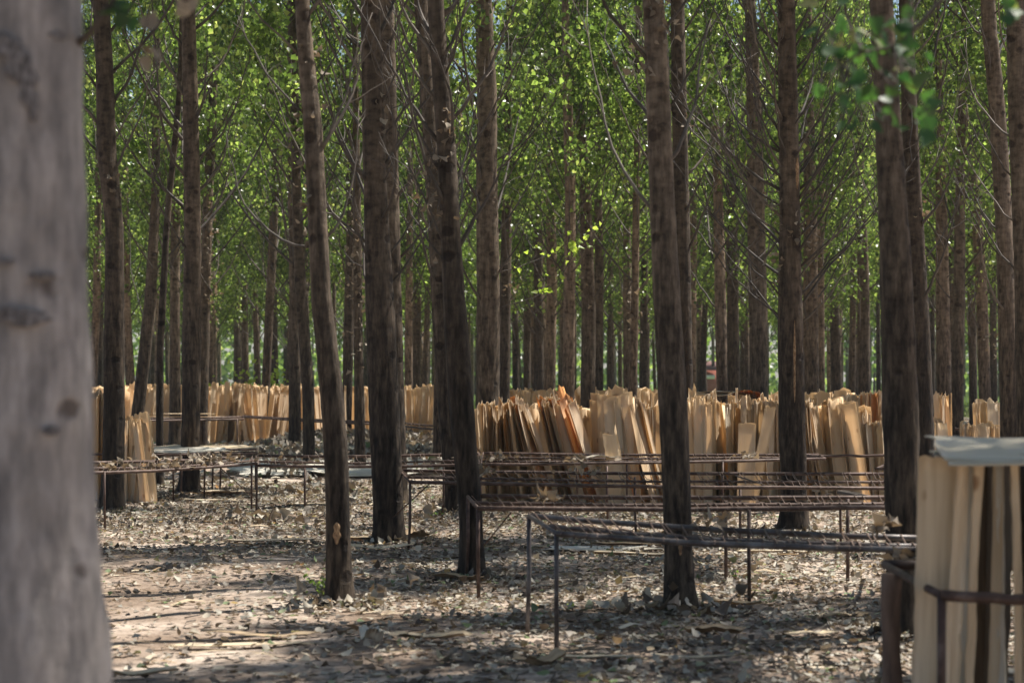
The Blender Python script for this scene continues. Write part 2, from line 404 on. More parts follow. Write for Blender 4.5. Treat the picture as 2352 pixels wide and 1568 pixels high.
OUT = np.array([(0, 0), (0.26, 0.02), (0.48, 0.20), (0.44, 0.42), (0.26, 0.66), (0.0, 1.0), (-0.26, 0.66), (-0.44, 0.42), (-0.48, 0.20), (-0.26, 0.02)])
def round_leaves(C, size, r=R, flat=0.0, curl=0.3):
    """heart-shaped leaves with ten-point outline, folded and curled"""
    n = len(C); nrm, t, b = rot_frames(n, flat, r)
    s = np.broadcast_to(size, (n,)); cu = r.uniform(-curl, curl * 1.6, n); tw = r.uniform(-curl, curl, n)
    pts = np.vstack([OUT, [(0, 0.35)]])
    asp = r.uniform(0.65, 1.05, n)
    u = pts[None, :, 0] * asp[:, None]; v = pts[None, :, 1] * np.ones((n, 1))
    h = cu[:, None] * (v - 0.3) ** 2 * 1.6 + (0.25 + tw[:, None]) * np.abs(u) + 0.5 * tw[:, None] * u * v
    h = h + r.uniform(-0.06, 0.06, h.shape)
    V = C[:, None, :] + s[:, None, None] * (u[..., None] * b[:, None, :] + v[..., None] * t[:, None, :] + h[..., None] * nrm[:, None, :])
    V = V.reshape(-1, 3); k = len(pts)
    j = np.arange(10)
    T = np.stack([np.full(10, 10), j, (j + 1) % 10], 1)
    T = (np.arange(n)[:, None, None] * k + T[None]).reshape(-1, 3)
    return V, T

# ------------------------------------------------------------------ branches
def bough_path(p0, azm, L, a0, a1, n=7, r=R, wob=0.05):
    pts = [np.asarray(p0, float)]
    az_ = azm
    for i in range(n):
        f = (i + 0.5) / n
        a = math.radians(a0 + (a1 - a0) * min(1, f * 1.6)) + r.uniform(-wob, wob)
        az_ += r.uniform(-wob, wob) * 2
        pts.append(pts[-1] + L / n * np.array([math.sin(a) * math.cos(az_), math.sin(a) * math.sin(az_), math.cos(a)]))
    return np.array(pts)

def crown_data(seed, z0, z1, nb, zleaf, nleaf, lsize, radius=1.0):
    """boughs with side twigs and leaves clustered along them"""
    r = np.random.RandomState(seed)
    mb = MB(); C = []
    per = max(1, nleaf // (nb * 9))
    for i in range(nb):
        f = (i + r.rand()) / nb
        z = z0 + (z1 - z0) * f
        L = (3.3 - 2.1 * f) * r.uniform(0.7, 1.2) * radius
        path = bough_path((0, 0, z), i * 2.4 + r.uniform(-.5, .5), L, r.uniform(32, 58), r.uniform(12, 34), 7, r)
        r0 = 0.026 * (1 - 0.5 * f) * r.uniform(0.6, 1.2)
        mb.tube(path, np.linspace(r0, 0.004, len(path)), 5, cap=False)
        segs = [path[3:]]
        for k in range(8):
            q = r.uniform(0.25, 1.0) * (len(path) - 1.01); a = int(q); pt = path[a] + (path[a + 1] - path[a]) * (q - a)
            tp = bough_path(pt, r.uniform(0, 6.28), r.uniform(0.35, 1.0) * radius, r.uniform(25, 85), r.uniform(10, 70), 3, r, 0.2)
            mb.tube(tp, np.linspace(0.006, 0.002, len(tp)), 3, cap=False); segs.append(tp)
        for sgm in segs:
            m_ = int(per * min(5.0, r.lognormal(-0.45, 0.95)))
            q = r.uniform(0, len(sgm) - 1.001, m_); a = q.astype(int)
            pt = sgm[a] + (sgm[a + 1] - sgm[a]) * (q - a)[:, None] + r.normal(size=(m_, 3)) * np.array([0.12, 0.12, 0.11])
            C.append(pt[pt[:, 2] > zleaf + r.normal(size=m_) * 0.5])
    C = np.vstack(C)
    V, T = kite_leaves(C, lsize * r.uniform(0.45, 1.35, len(C)), r)
    mb.add(V, None, T, 1)
    return mb

# shared crown meshes
CR = {}
def crown_mesh(key, *a, **k):
    o = crown_data(*a, **k).build('crown', [M['twig'], M['leaf']])
    CR[key] = o.data; bpy.data.objects.remove(o)
for i in range(5):
    crown_mesh(('far', i), 100 + i, 2.6, 14.0, 34, 3.8, 10500, 0.088)
for i in range(4):
    crown_mesh(('mid', i), 200 + i, 3.4, 14.5, 30, 5.0, 9500, 0.085)
for i in range(3):
    crown_mesh(('sparse', i), 400 + i, 7.6, 15.0, 22, 7.2, 1800, 0.09)
    crown_mesh(('near', i), 300 + i, 7.6, 15.0, 24, 7.2, 11500, 0.09)

def bark_bump(seed, amp=0.035, zs=None):
    r = np.random.RandomState(seed)
    def f(n, k):
        zz = np.arange(n)[:, None]; an = np.arange(k)[None, :] * 2 * np.pi / k
        o = 1 + amp * (np.sin(an * 2 + r.rand() * 6 + zz * 0.07) + 0.6 * np.sin(an * 3 + zz * 0.15 + r.rand() * 6)) + r.normal(size=(n, k)) * amp * 0.5
        if zs is not None:
            o = o + 0.32 * np.exp(-np.maximum(zs, 0) / 0.14)[:, None] * np.maximum(0, np.cos(an * 3 + seed) + 0.4 * np.cos(an * 5 + seed * 2))
        return o
    return f

def trunk_pts(tr, d, ztop=15.0):
    """tr: list of (px, py, width) from base to top of picture, at distance d. Returns centre points, radii"""
    zs, xs, rs = [], [], []
    for px, py, wd in tr:
        zs.append(wz(py, d)); xs.append(wx(px, d)); rs.append(wd * (0.56 if d < 31 and d > 6 else 0.52) / F * d)
    # root and continuation
    if zs[0] > 0.05:
        sl = (xs[1] - xs[0]) / (zs[1] - zs[0]); xs.insert(0, xs[0] - sl * zs[0]); rs.insert(0, rs[0] * 1.03); zs.insert(0, 0.0)
    zs[0] = -0.08
    slope = (xs[-1] - xs[-2]) / max(0.3, zs[-1] - zs[-2]) * 0.5
    xs.append(xs[-1] + slope * (ztop - zs[-1])); zs.append(ztop); rs.append(0.02)
    z = np.unique(np.concatenate([np.arange(-0.08, 6, 0.09), np.arange(6, ztop, 0.3), [ztop]]))
    zi, xi, ri = np.array(zs), np.array(xs), np.array(rs)
    # smooth interpolation
    x = np.interp(z, zi, xi); rr = np.interp(z, zi, ri)
    ker = np.hanning(9); ker /= ker.sum()
    x = np.convolve(np.pad(x, 4, 'reflect', reflect_type='odd'), ker, 'valid')
    rr = rr * (1 + 0.20 * np.exp(-np.maximum(z, 0) / 0.16))
    return z, x, rr

TREES = []
def traced_tree(tr, d, label, near=False, crown='mid', material='bark', group=None, k=None, yw=0.0):
    z, x, rr = trunk_pts(tr, d)
    r = np.random.RandomState(len(TREES) + 900)
    y = d + yw * np.sin(z * 0.5)
    base = np.array([float(np.interp(0, z, x)), d, 0.0])
    e = empty('poplar_tree', base, label, 'tree', group)
    pts = np.stack([x - base[0], y - base[1], z], 1)
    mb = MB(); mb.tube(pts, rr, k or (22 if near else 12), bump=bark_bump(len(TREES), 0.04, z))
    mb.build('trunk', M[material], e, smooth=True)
    me = CR[(crown, len(TREES) % sum(1 for q in CR if q[0] == crown))]
    c = bpy.data.objects.new('crown', me); COL.objects.link(c); c.parent = e
    zc = 7.0
    c.location = (float(np.interp(zc, z, x)) - base[0], 0, 0)
    c.rotation_euler = (0, 0, r.uniform(0, 6.28))
    rec = dict(e=e, z=z, x=x, r=rr, d=d, base=base, m=material)
    TREES.append(rec); return rec

def branch(t, zb, azm, L, a0=55, a1=20, r0=0.016, twigs=5, n=9, mt='twig', leaves=0, seed=None, name='branch', lm='leaf_dry', lsize=0.08, wob=0.17):
    """one bough growing from tree t at height zb"""
    r = np.random.RandomState(seed if seed is not None else int(zb * 1000 + azm * 77) % 100000)
    xb = float(np.interp(zb, t['z'], t['x'])) - t['base'][0]; rt = float(np.interp(zb, t['z'], t['r']))
    p0 = np.array([xb + math.cos(azm) * rt * 0.6, math.sin(azm) * rt * 0.6, zb])
    path = bough_path(p0, azm, L, a0, a1, n, r, wob)
    mb = MB(); mb.tube(path, np.linspace(r0, r0 * 0.22, len(path)), 6)
    ends = []
    for k in range(twigs):
        q = r.uniform(0.2, 0.98) * (len(path) - 1.01); a = int(q); pt = path[a] + (path[a + 1] - path[a]) * (q - a)
        tp = bough_path(pt, azm + r.uniform(-1.8, 1.8), r.uniform(0.15, 0.5) * L * 0.7, r.uniform(20, 80), r.uniform(0, 60), 4, r, 0.25)
        mb.tube(tp, np.linspace(r0 * 0.35, 0.0015, len(tp)), 4, cap=False); ends.append(tp)
    mats = [M[mt]]
    if leaves:
        C = []
        for tp in ends + [path[len(path) // 2:]]:
            m_ = max(1, leaves // (len(ends) + 1)); q = r.uniform(0, len(tp) - 1.001, m_); a = q.astype(int)
            C.append(tp[a] + (tp[a + 1] - tp[a]) * (q - a)[:, None] + r.normal(size=(m_, 3)) * 0.035)
        C = np.vstack(C); V, T = round_leaves(C, lsize * r.uniform(0.6, 1.2, len(C)), r, 0, 0.5)
        mb.add(V, None, T, 1); mats.append(M[lm])
    return mb.build(name, mats, t['e'])

def dry_cluster(t, zb, side, n=14, size=0.07, spread=(0.05, 0.05, 0.10)):
    """withered leaves hanging against a trunk"""
    r = np.random.RandomState(int(zb * 100) + int(side * 50) + 11)
    xb = float(np.interp(zb, t['z'], t['x'])) - t['base'][0]; rt = float(np.interp(zb, t['z'], t['r']))
    C = np.array([xb + side * rt * 1.15, -rt * 0.7, zb]) + r.normal(size=(n, 3)) * np.array(spread)
    V, T = round_leaves(C, size * r.uniform(0.6, 1.3, n), r, 0, 0.9)
    mb = MB(); mb.add(V, None, T, 0)
    return mb.build('withered_leaves', M['leaf_dry'], t['e'])

# ---- the trees one can trace in the photograph
T1 = traced_tree([(52, 1568, 372), (44, 1200, 322), (38, 700, 298), (34, 0, 288)], 5.0,
                 'huge blurred grey trunk filling the left edge in the foreground', True, 'near', 'bark_near', k=40)
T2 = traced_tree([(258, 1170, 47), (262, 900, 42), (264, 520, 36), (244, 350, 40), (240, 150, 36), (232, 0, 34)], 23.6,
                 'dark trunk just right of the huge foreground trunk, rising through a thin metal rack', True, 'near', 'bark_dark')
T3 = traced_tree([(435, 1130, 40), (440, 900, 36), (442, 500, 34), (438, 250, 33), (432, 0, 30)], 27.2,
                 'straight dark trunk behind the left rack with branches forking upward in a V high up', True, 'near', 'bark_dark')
T4 = traced_tree([(303, 1040, 26), (322, 900, 27), (345, 700, 27), (357, 450, 20), (362, 0, 18)], 41,
                 'slender trunk leaning right, rising behind the short veneer sheets at left', crown='mid')
T5 = traced_tree([(402, 1022, 27), (402, 600, 22), (406, 250, 17), (408, 0, 15)], 46, 'thin straight trunk close to the left of the dark V forked trunk')
T6 = traced_tree([(366, 1123, 17), (368, 800, 15), (384, 500, 13), (412, 220, 11), (420, 0, 10)], 28.3, 'very thin young trunk curving right beside the leaning one at left')
T7 = traced_tree([(462, 1010, 28), (466, 850, 27), (478, 450, 22), (490, 200, 18), (492, 0, 14)], 44, 'trunk with dry leaves hanging on it, half hidden behind the dark V forked trunk')
T8 = traced_tree([(604, 1008, 20), (615, 800, 20), (628, 520, 19), (640, 250, 15), (640, 0, 12)], 50, 'lone thin trunk leaning right in front of the golden veneer rows at left')
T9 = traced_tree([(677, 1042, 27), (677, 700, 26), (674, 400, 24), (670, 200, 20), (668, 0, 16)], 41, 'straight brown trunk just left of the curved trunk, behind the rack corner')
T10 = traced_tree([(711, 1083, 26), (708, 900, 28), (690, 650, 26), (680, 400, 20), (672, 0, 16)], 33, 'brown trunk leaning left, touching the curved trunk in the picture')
T11 = traced_tree([(777, 1392, 50), (776, 1150, 47), (770, 1000, 48), (757, 850, 46), (737, 680, 42), (728, 480, 40), (718, 280, 40), (700, 120, 34), (694, 0, 30)], 13.6,
                  'curved trunk alone on open soil left of centre, pale scar low on its bark', True, 'near', k=26)
T12 = traced_tree([(827, 1090, 26), (826, 960, 24), (822, 700, 20), (818, 300, 15), (815, 0, 12)], 32.2, 'thin trunk with withered leaves between the curved trunk and the blackish double trunk')
T12b = traced_tree([(795, 1015, 22), (800, 800, 24), (806, 500, 18), (800, 200, 15), (800, 0, 12)], 49, 'faint thin trunk just right of the curved trunk, far back')
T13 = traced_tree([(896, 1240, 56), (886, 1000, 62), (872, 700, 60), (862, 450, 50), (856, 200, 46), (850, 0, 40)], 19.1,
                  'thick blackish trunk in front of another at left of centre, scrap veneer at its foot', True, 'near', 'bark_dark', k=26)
T13b = traced_tree([(912, 1130, 42), (903, 900, 44), (898, 600, 40), (893, 300, 36), (888, 0, 32)], 24.5,
                   'brown trunk directly behind the thick blackish trunk, showing along its right side', True, 'near')
T14 = traced_tree([(1088, 1328, 46), (1080, 1150, 46), (1062, 950, 50), (1048, 760, 50), (1035, 550, 42), (1026, 350, 40), (1012, 180, 36), (1000, 0, 34)], 15.5,
                  'trunk leaning left at centre with a rusty rack corner in front of its foot', True, 'near', k=26)
T14b = traced_tree([(1052, 1178, 44), (1035, 1000, 46), (1018, 750, 44), (1003, 500, 36), (985, 250, 30), (966, 0, 28)], 23,
                   'dark trunk leaning left directly behind the leaning centre trunk', True, 'near')
T15 = traced_tree([(1118, 1120, 50), (1120, 900, 48), (1122, 650, 46), (1118, 400, 42), (1118, 200, 40), (1110, 0, 34)], 28.5,
                  'straight ribbed brown trunk at the left end of the central veneer row', True, 'mid')
T16 = traced_tree([(1007, 1075, 24), (1007, 950, 22), (1008, 800, 19), (1006, 500, 15), (1004, 0, 10)], 34.6, 'thin pale trunk seen between the two leaning centre trunks and the blackish pair', material='bark_pale')
T17 = traced_tree([(1157, 960, 26), (1160, 700, 26), (1166, 350, 18), (1170, 0, 14)], 44, 'dark slender trunk right beside the ribbed trunk of the veneer row')
far = [
 ([(938, 900, 18), (940, 600, 16), (944, 300, 12)], 60, 'thin brown far trunk left of the pale trunk at centre', 'bark_pale'),
 ([(955, 890, 20), (960, 600, 17), (968, 300, 12)], 64, 'second thin far trunk left of the pale trunk at centre, a little wider', 'bark'),
 ([(1210, 900, 17), (1212, 600, 14), (1214, 300, 10)], 66, 'thin straight far trunk just right of the dark slender centre trunk', 'bark'),
 ([(1238, 900, 22), (1236, 600, 20), (1240, 300, 14)], 58, 'dim brown far trunk above the left part of the central veneer row', 'bark'),
 ([(1262, 900, 27), (1268, 650, 24), (1262, 350, 17), (1255, 0, 13)], 50, 'brown trunk with a rib of bark above the central veneer row', 'bark_pale'),
 ([(1305, 905, 28), (1308, 700, 27), (1310, 450, 24), (1303, 200, 20), (1298, 0, 15)], 40, 'smooth pale grey trunk rising behind the bright leaf spray at centre', 'bark_pale'),
 ([(1350, 915, 33), (1352, 700, 30), (1345, 450, 25), (1328, 200, 20), (1322, 0, 14)], 42, 'brown trunk just right of the smooth pale one, leaning left at the top', 'bark'),
 ([(1374, 915, 22), (1376, 600, 20), (1372, 300, 15), (1370, 0, 11)], 47, 'slim trunk paired on the right of the left leaning brown one', 'bark'),
 ([(1442, 905, 20), (1440, 600, 19), (1436, 300, 13)], 52, 'slim dark trunk with dry leaves, second left of the big centre right trunk', 'bark'),
 ([(1452, 930, 21), (1458, 700, 18), (1464, 300, 14), (1468, 0, 12)], 41, 'thin trunk with withered leaf clusters just left of the big centre right trunk', 'bark_pale'),
 ([(1478, 900, 20), (1480, 600, 16), (1482, 300, 11)], 63, 'blurred far trunk touching the left side of the big centre right trunk', 'bark'),
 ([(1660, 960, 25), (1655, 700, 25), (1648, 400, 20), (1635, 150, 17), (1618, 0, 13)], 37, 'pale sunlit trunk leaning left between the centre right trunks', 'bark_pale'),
 ([(1686, 905, 28), (1682, 600, 26), (1676, 300, 19), (1670, 0, 14)], 48, 'brown trunk just right of the pale sunlit leaning one', 'bark'),
 ([(1743, 930, 42), (1741, 700, 40), (1735, 400, 36), (1728, 150, 30), (1722, 0, 24)], 35, 'ribbed brown trunk left of the dark bushy branched trunk, behind veneer', 'bark'),
 ([(1590, 900, 20), (1592, 600, 16), (1594, 300, 13)], 57, 'far pale trunk just right of the paired centre right trunks', 'bark_pale'),
 ([(1612, 900, 14), (1620, 700, 12), (1640, 500, 9)], 75, 'very thin far trunk leaning right, right of the paired centre right trunks', 'bark'),
 ([(1862, 910, 36), (1862, 600, 33), (1858, 300, 25), (1855, 0, 18)], 45, 'wide dim trunk behind the right side of the dark bushy branched trunk', 'bark_pale'),
 ([(1885, 915, 20), (1884, 600, 18), (1886, 300, 14)], 50, 'thin pale trunk right of the wide dim trunk near the bushy branches', 'bark_pale'),
 ([(1985, 905, 28), (1983, 650, 26), (1975, 400, 20), (1965, 0, 13)], 52, 'dark trunk standing alone left of the thick right trunk, leafy sprigs at its middle', 'bark'),
 ([(1922, 900, 24), (1915, 600, 20), (1915, 300, 14)], 66, 'far trunk in the gap between the bushy branched and thick right trunks', 'bark'),
 ([(2170, 990, 34), (2165, 700, 30), (2162, 450, 25), (2155, 150, 18), (2150, 0, 14)], 38, 'brown trunk right of the thick right trunk, smooth and straight', 'bark_pale'),
 ([(2199, 990, 27), (2202, 750, 27), (2205, 450, 22), (2212, 150, 14), (2215, 0, 11)], 36, 'dark trunk close right of the smooth straight brown one at right', 'bark'),
 ([(2262, 905, 27), (2256, 700, 25), (2240, 450, 23), (2205, 200, 20), (2188, 0, 16)], 46, 'pale trunk leaning strongly left near the right edge', 'bark_pale'),
 ([(2235, 900, 19), (2230, 600, 17), (2228, 300, 13)], 60, 'thin far trunk left of the strongly leaning pale trunk', 'bark'),
 ([(2282, 890, 17), (2280, 600, 15), (2276, 300, 11)], 70, 'thin far trunk between the strongly leaning pale trunk and the right edge trunk', 'bark'),
 ([(213, 900, 20), (222, 700, 18), (226, 400, 14)], 56, 'pale far trunk peeping out right beside the huge foreground trunk', 'bark_pale'),
 ([(300, 900, 22), (290, 700, 20), (286, 300, 14)], 58, 'faint trunk between the dark left trunk and the slender right leaning one', 'bark_pale'),
 ([(545, 900, 15), (543, 600, 13), (545, 300, 9)], 80, 'thin far trunk standing in the leafy gap left of the shrub', 'bark'),
 ([(565, 890, 17), (561, 700, 15), (558, 300, 10)], 75, 'dark far trunk behind the bright green shrub', 'bark'),
 ([(592, 890, 16), (588, 750, 12), (580, 500, 9)], 72, 'dark crooked far trunk just right of the bright green shrub', 'bark'),
]
for tr, d, lb, mt_ in far:
    traced_tree(tr, d, lb, crown='mid' if d < 45 else 'far', material=mt_)
T19 = traced_tree([(1562, 1395, 60), (1556, 1150, 56), (1548, 950, 58), (1532, 700, 54), (1520, 450, 49), (1512, 250, 48), (1506, 100, 46), (1500, 0, 42)], 13.5,
                  'big upright trunk right of centre with its foot on open leaf litter', True, 'near', k=28)
T20 = traced_tree([(1578, 1100, 30), (1568, 700, 36), (1565, 500, 34), (1560, 200, 32), (1556, 0, 28)], 27,
                  'reddish brown trunk overlapping the right side of the big upright trunk', True, 'sparse')
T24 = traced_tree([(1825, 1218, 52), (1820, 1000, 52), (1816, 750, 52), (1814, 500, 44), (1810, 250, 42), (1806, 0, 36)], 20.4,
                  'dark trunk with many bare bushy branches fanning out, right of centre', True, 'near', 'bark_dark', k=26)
T26 = traced_tree([(2082, 1450, 66), (2075, 1200, 70), (2068, 950, 72), (2058, 650, 66), (2046, 400, 58), (2036, 200, 52), (2024, 0, 48)], 12.2,
                  'thick grey brown trunk at right behind the big near veneer bundle', True, 'sparse', k=30)
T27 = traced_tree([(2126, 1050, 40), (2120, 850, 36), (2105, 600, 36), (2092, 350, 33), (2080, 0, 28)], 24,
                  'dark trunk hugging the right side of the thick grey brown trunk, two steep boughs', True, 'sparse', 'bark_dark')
T31 = traced_tree([(2322, 1060, 44), (2318, 850, 42), (2308, 550, 36), (2290, 250, 32), (2268, 0, 28)], 26,
                  'dark trunk leaning left near the right edge above the big near veneer bundle', True, 'sparse')
T32 = traced_tree([(2362, 1060, 42), (2350, 600, 40), (2338, 250, 40), (2332, 0, 36)], 21,
                  'reddish trunk cut off by the right edge of the picture', True, 'sparse')

# ---- branches that read against the leaves (azimuth 0 = right, pi = left, pi/2 = away)
def fan(t, zs, z1, n, L=(1.2, 2.4), r0=0.014, tw=5, mt='twig', seed=0, a0=(30, 54), a1=(14, 34), dead=0.25):
    r = np.random.RandomState(seed + 40); n = int(n * 1.35) if t['d'] < 31 else n
    for i in range(n):
        z = zs + (z1 - zs) * (i + r.rand()) / n
        side = 0 if i % 2 else math.pi
        azm = side + r.uniform(-1.0, 1.0)
        branch(t, z, azm, r.uniform(*L) * r.uniform(0.55, 1.15), r.uniform(*a0), r.uniform(*a1), r0 * r.uniform(0.6, 1.25), tw, seed=int(seed * 100 + i),
               mt='dry_twig' if r.rand() < dead else mt)
fan(T2, 3.6, 6.2, 9, (1.3, 2.6), 0.02, 5, seed=1)
fan(T3, 3.2, 6.6, 10, (1.4, 2.8), 0.022, 5, seed=2, a0=(35, 55), a1=(8, 25))
fan(T11, 2.9, 4.6, 7, (0.8, 1.5), 0.012, 4, seed=3)
branch(T11, 2.45, math.pi - 0.3, 1.25, 96, 20, 0.011, 2, seed=91)
branch(T11, 2.5, 0.25, 1.0, 40, 12, 0.011, 2, seed=92, mt='dry_twig')
branch(T11, 3.1, -0.15, 0.9, 30, 14, 0.012, 2, seed=93, mt='dry_twig')
fan(T13, 2.2, 5.2, 15, (1.0, 2.2), 0.017, 5, seed=4, dead=0.1)
fan(T13b, 2.6, 6.2, 8, (1.4, 2.6), 0.018, 5, seed=5)
fan(T14, 2.3, 4.6, 13, (0.9, 1.9), 0.017, 5, seed=6, a0=(30, 50), a1=(14, 30), dead=0.15)
fan(T14b, 2.6, 6.0, 9, (1.2, 2.4), 0.018, 5, seed=7)
fan(T15, 2.6, 7.0, 13, (1.3, 3.2), 0.02, 6, seed=8, dead=0.4)
fan(T19, 2.6, 4.4, 6, (0.9, 1.8), 0.014, 4, seed=9)
fan(T20, 2.8, 7.0, 12, (1.2, 2.6), 0.018, 6, seed=10)
fan(T24, 2.0, 3.9, 20, (1.4, 2.8), 0.015, 11, seed=11, a0=(40, 60), a1=(28, 46), dead=0.2)
fan(T24, 3.3, 5.5, 20, (1.2, 2.6), 0.014, 10, seed=12, a0=(35, 55), a1=(8, 25), dead=0.2)
fan(T26, 3.2, 4.4, 4, (0.7, 1.4), 0.012, 4, seed=13)
fan(T27, 2.1, 6.0, 12, (1.2, 2.5), 0.020, 6, seed=14, a0=(24, 50), a1=(10, 25))
fan(T31, 2.4, 6.4, 12, (1.1, 2.5), 0.018, 6, seed=15)
fan(T32, 2.4, 5.2, 8, (1.0, 2.0), 0.016, 5, seed=16)
for t_, s_ in ((TREES[-13], 1), (T7, 2), (T12, 3), (T9, 4), (T10, 5), (T17, 6)):
    fan(t_, 3.0, 8.0, 9, (1.2, 2.8), 0.017, 5, seed=20 + s_)
mids = [t_ for t_ in TREES if 33 < t_['d'] < 52]
for q, t_ in enumerate(mids):
    fan(t_, 2.6, 8.5, 11, (1.4, 3.0), 0.018, 4, seed=50 + q, dead=0.4)

# withered leaf clusters on trunks
for t_, zb, sd, n_ in ((T11, 3.75, 0.4, 9), (T11, 3.2, -0.9, 12), (T11, 2.7, -1.0, 8), (T14, 3.45, 0.2, 14), (T14, 3.15, -0.8, 14), (T14, 2.85, -0.9, 12),
                       (T13, 4.1, 0.9, 8), (T12, 2.9, 0.0, 30), (T12, 3.6, -0.5, 24), (T12, 2.3, 0.6, 14), (T19, 3.95, 0.6, 20), (T19, 4.1, -0.4, 14),
                       (T19, 3.65, -1.6, 8), (T24, 3.1, 0.2, 16), (T24, 3.0, 1.6, 14), (T24, 3.4, -1.4, 12), (T24, 2.7, -1.2, 10), (T2, 3.8, 0.6, 8),
                       (T27, 3.6, 0.9, 8), (T20, 5.0, 0.7, 14), (T7, 3.2, 0.9, 24), (T7, 3.9, 1.0, 24), (T7, 5.0, 0.6, 20)):
    dry_cluster(t_, zb, sd, int(n_ * 1.5), 0.058 if t_['d'] < 30 else 0.08, (0.06, 0.05, 0.12) if t_['d'] < 30 else (0.12, 0.12, 0.3))
for t_ in TREES:
    if 38 < t_['d'] < 54 and rnd.random() < 0.45:
        dry_cluster(t_, rnd.uniform(2.4, 5.0), rnd.uniform(-1, 1), 22, 0.1, (0.12, 0.12, 0.3))

# bright sunlit spray in front of the pale centre trunk, on a long twig of the ribbed trunk
branch(T15, 2.55, 0.12, 1.75, 82, 40, 0.009, 7, seed=71, leaves=34, lm='leaf_bright', name='leafy_branch', lsize=0.095)
branch(T15, 3.05, 0.15, 1.5, 78, 60, 0.008, 6, seed=74, leaves=18, lm='leaf_bright', name='leafy_branch', lsize=0.095)

# blurred boughs close to the lens
def hand_branch(t, pts, r0, C, lm, size, seed, name='leafy_branch', flat=0.0):
    r = np.random.RandomState(seed); o = np.array([t['base'][0], t['base'][1], 0])
    mb = MB(); pts = np.array(pts) - o
    mb.tube(pts, np.linspace(r0, r0 * 0.3, len(pts)), 6)
    mats = [M['twig']]
    if C is not None:
        C = np.array(C) - o
        V, T = round_leaves(C, size * r.uniform(0.75, 1.15, len(C)), r, flat, 0.25); mb.add(V, None, T, 1); mats.append(M[lm])
        for c in C:
            j = np.argmin(((pts - c) ** 2).sum(1)); mb.tube(np.array([pts[j], (pts[j] + c) / 2 + (0, 0, 0.01), c]), 0.0015, 3, cap=False)
    return mb.build(name, mats, t['e'])
hand_branch(T1, [P(150, 120, 5.0), P(200, 85, 4.95), P(240, 30, 4.9), P(290, -50, 4.9), P(340, -140, 4.9)], 0.012,
            [P(265, 30, 4.9), P(290, 60, 4.9), P(285, 20, 4.85), P(300, 40, 4.95), P(270, 0, 4.9)], 'leaf_near', 0.055, 3)
hand_branch(T1, [P(345, -150, 5.4), P(340, 0, 5.4), P(335, 90, 5.4)], 0.003,
            [P(340, 70, 5.4), P(325, 105, 5.4), P(345, 110, 5.4), P(330, 130, 5.4), P(428, 40, 5.6), P(432, 20, 5.6)], 'leaf_dry', 0.055, 4)
# a tree just outside the right edge whose low twigs hang into view
TR = traced_tree([(2980, 1568, 160), (2990, 1000, 150), (3000, 0, 140)], 6.4, 'tree beyond the right edge whose blurred dark green leaves hang into the top right', True, 'near', 'bark_near')
r_ = np.random.RandomState(8)
cl = []
for (cx, cy, sx, sy, n_) in ((1905, 130, 40, 55, 11), (1960, 90, 55, 60, 14), (2050, 150, 60, 70, 26), (2090, 120, 20, 60, 8), (2100, 220, 30, 60, 8), (1990, 210, 60, 60, 14), (1960, 270, 35, 50, 7), (2130, 240, 25, 50, 6), (1880, 20, 20, 30, 4), (2320, 10, 30, 20, 6)):
    for _ in range(n_):
        cl.append(P(cx + r_.normal() * sx * 0.8, cy + r_.normal() * sy * 0.8, 6.0 + r_.uniform(-0.25, 0.25)))
hand_branch(TR, [P(2985, -260, 6.3), P(2600, -180, 6.1), P(2300, -90, 6.0), P(2180, -20, 6.0), P(2110, 60, 6.0), P(2050, 110, 6.0), P(1980, 120, 6.0), P(1930, 150, 6.0)], 0.014, cl, 'leaf_near', 0.062, 5)

# ---- plantation filling the distance
def make_copyable(kind, idx, mt):
    r = np.random.RandomState(700 + idx)
    e = empty('poplar_tree', (0, 0, 0), 'slender poplar deep in the plantation, one of many dim trunks', 'tree', 'slender poplars filling the distance')
    z = np.unique(np.concatenate([np.arange(-0.1, 15, 0.5), [15]]))
    ln = r.uniform(-0.02, 0.02); ph = r.uniform(0, 6)
    x = ln * z + 0.06 * np.sin(z * 0.5 + ph) - 0.06 * math.sin(ph)
    rr = np.interp(z, [-0.1, 0.3, 6, 15], [0.15, 0.125, 0.09, 0.02]) * r.uniform(0.85, 1.15)
    mb = MB(); mb.tube(np.stack([x, 0.3 * x, z], 1), rr, 9, bump=bark_bump(idx))
    mb.build('trunk', M[mt], e, smooth=True)
    me = CR[(kind, idx % sum(1 for q in CR if q[0] == kind))]
    c = bpy.data.objects.new('crown', me); COL.objects.link(c); c.parent = e
    return e
protos = [make_copyable('far', i, 'bark_pale' if i % 3 == 1 else 'bark') for i in range(7)]
fp = []
for t_ in TREES: fp.append((t_['base'][0], t_['base'][1]))
r_ = np.random.RandomState(21)
spots = []
yy = 31.0
while yy < 135:
    step = 3.0 if yy < 60 else 3.9
    half = 0.257 * yy + 3.0
    xx = -half + r_.uniform(0, step)
    while xx < half:
        x_, y_ = xx + r_.uniform(-0.9, 0.9), yy + r_.uniform(-1.0, 1.0)
        infront = y_ < 58
        if min((x_ - a) ** 2 + (y_ - b) ** 2 for a, b in fp) > (4.0 if infront else 2.5):
            if not (infront and abs(x_) < 0.257 * y_ + 0.1): spots.append((x_, y_))
        xx += step
    yy += step
spots = spots[:240]
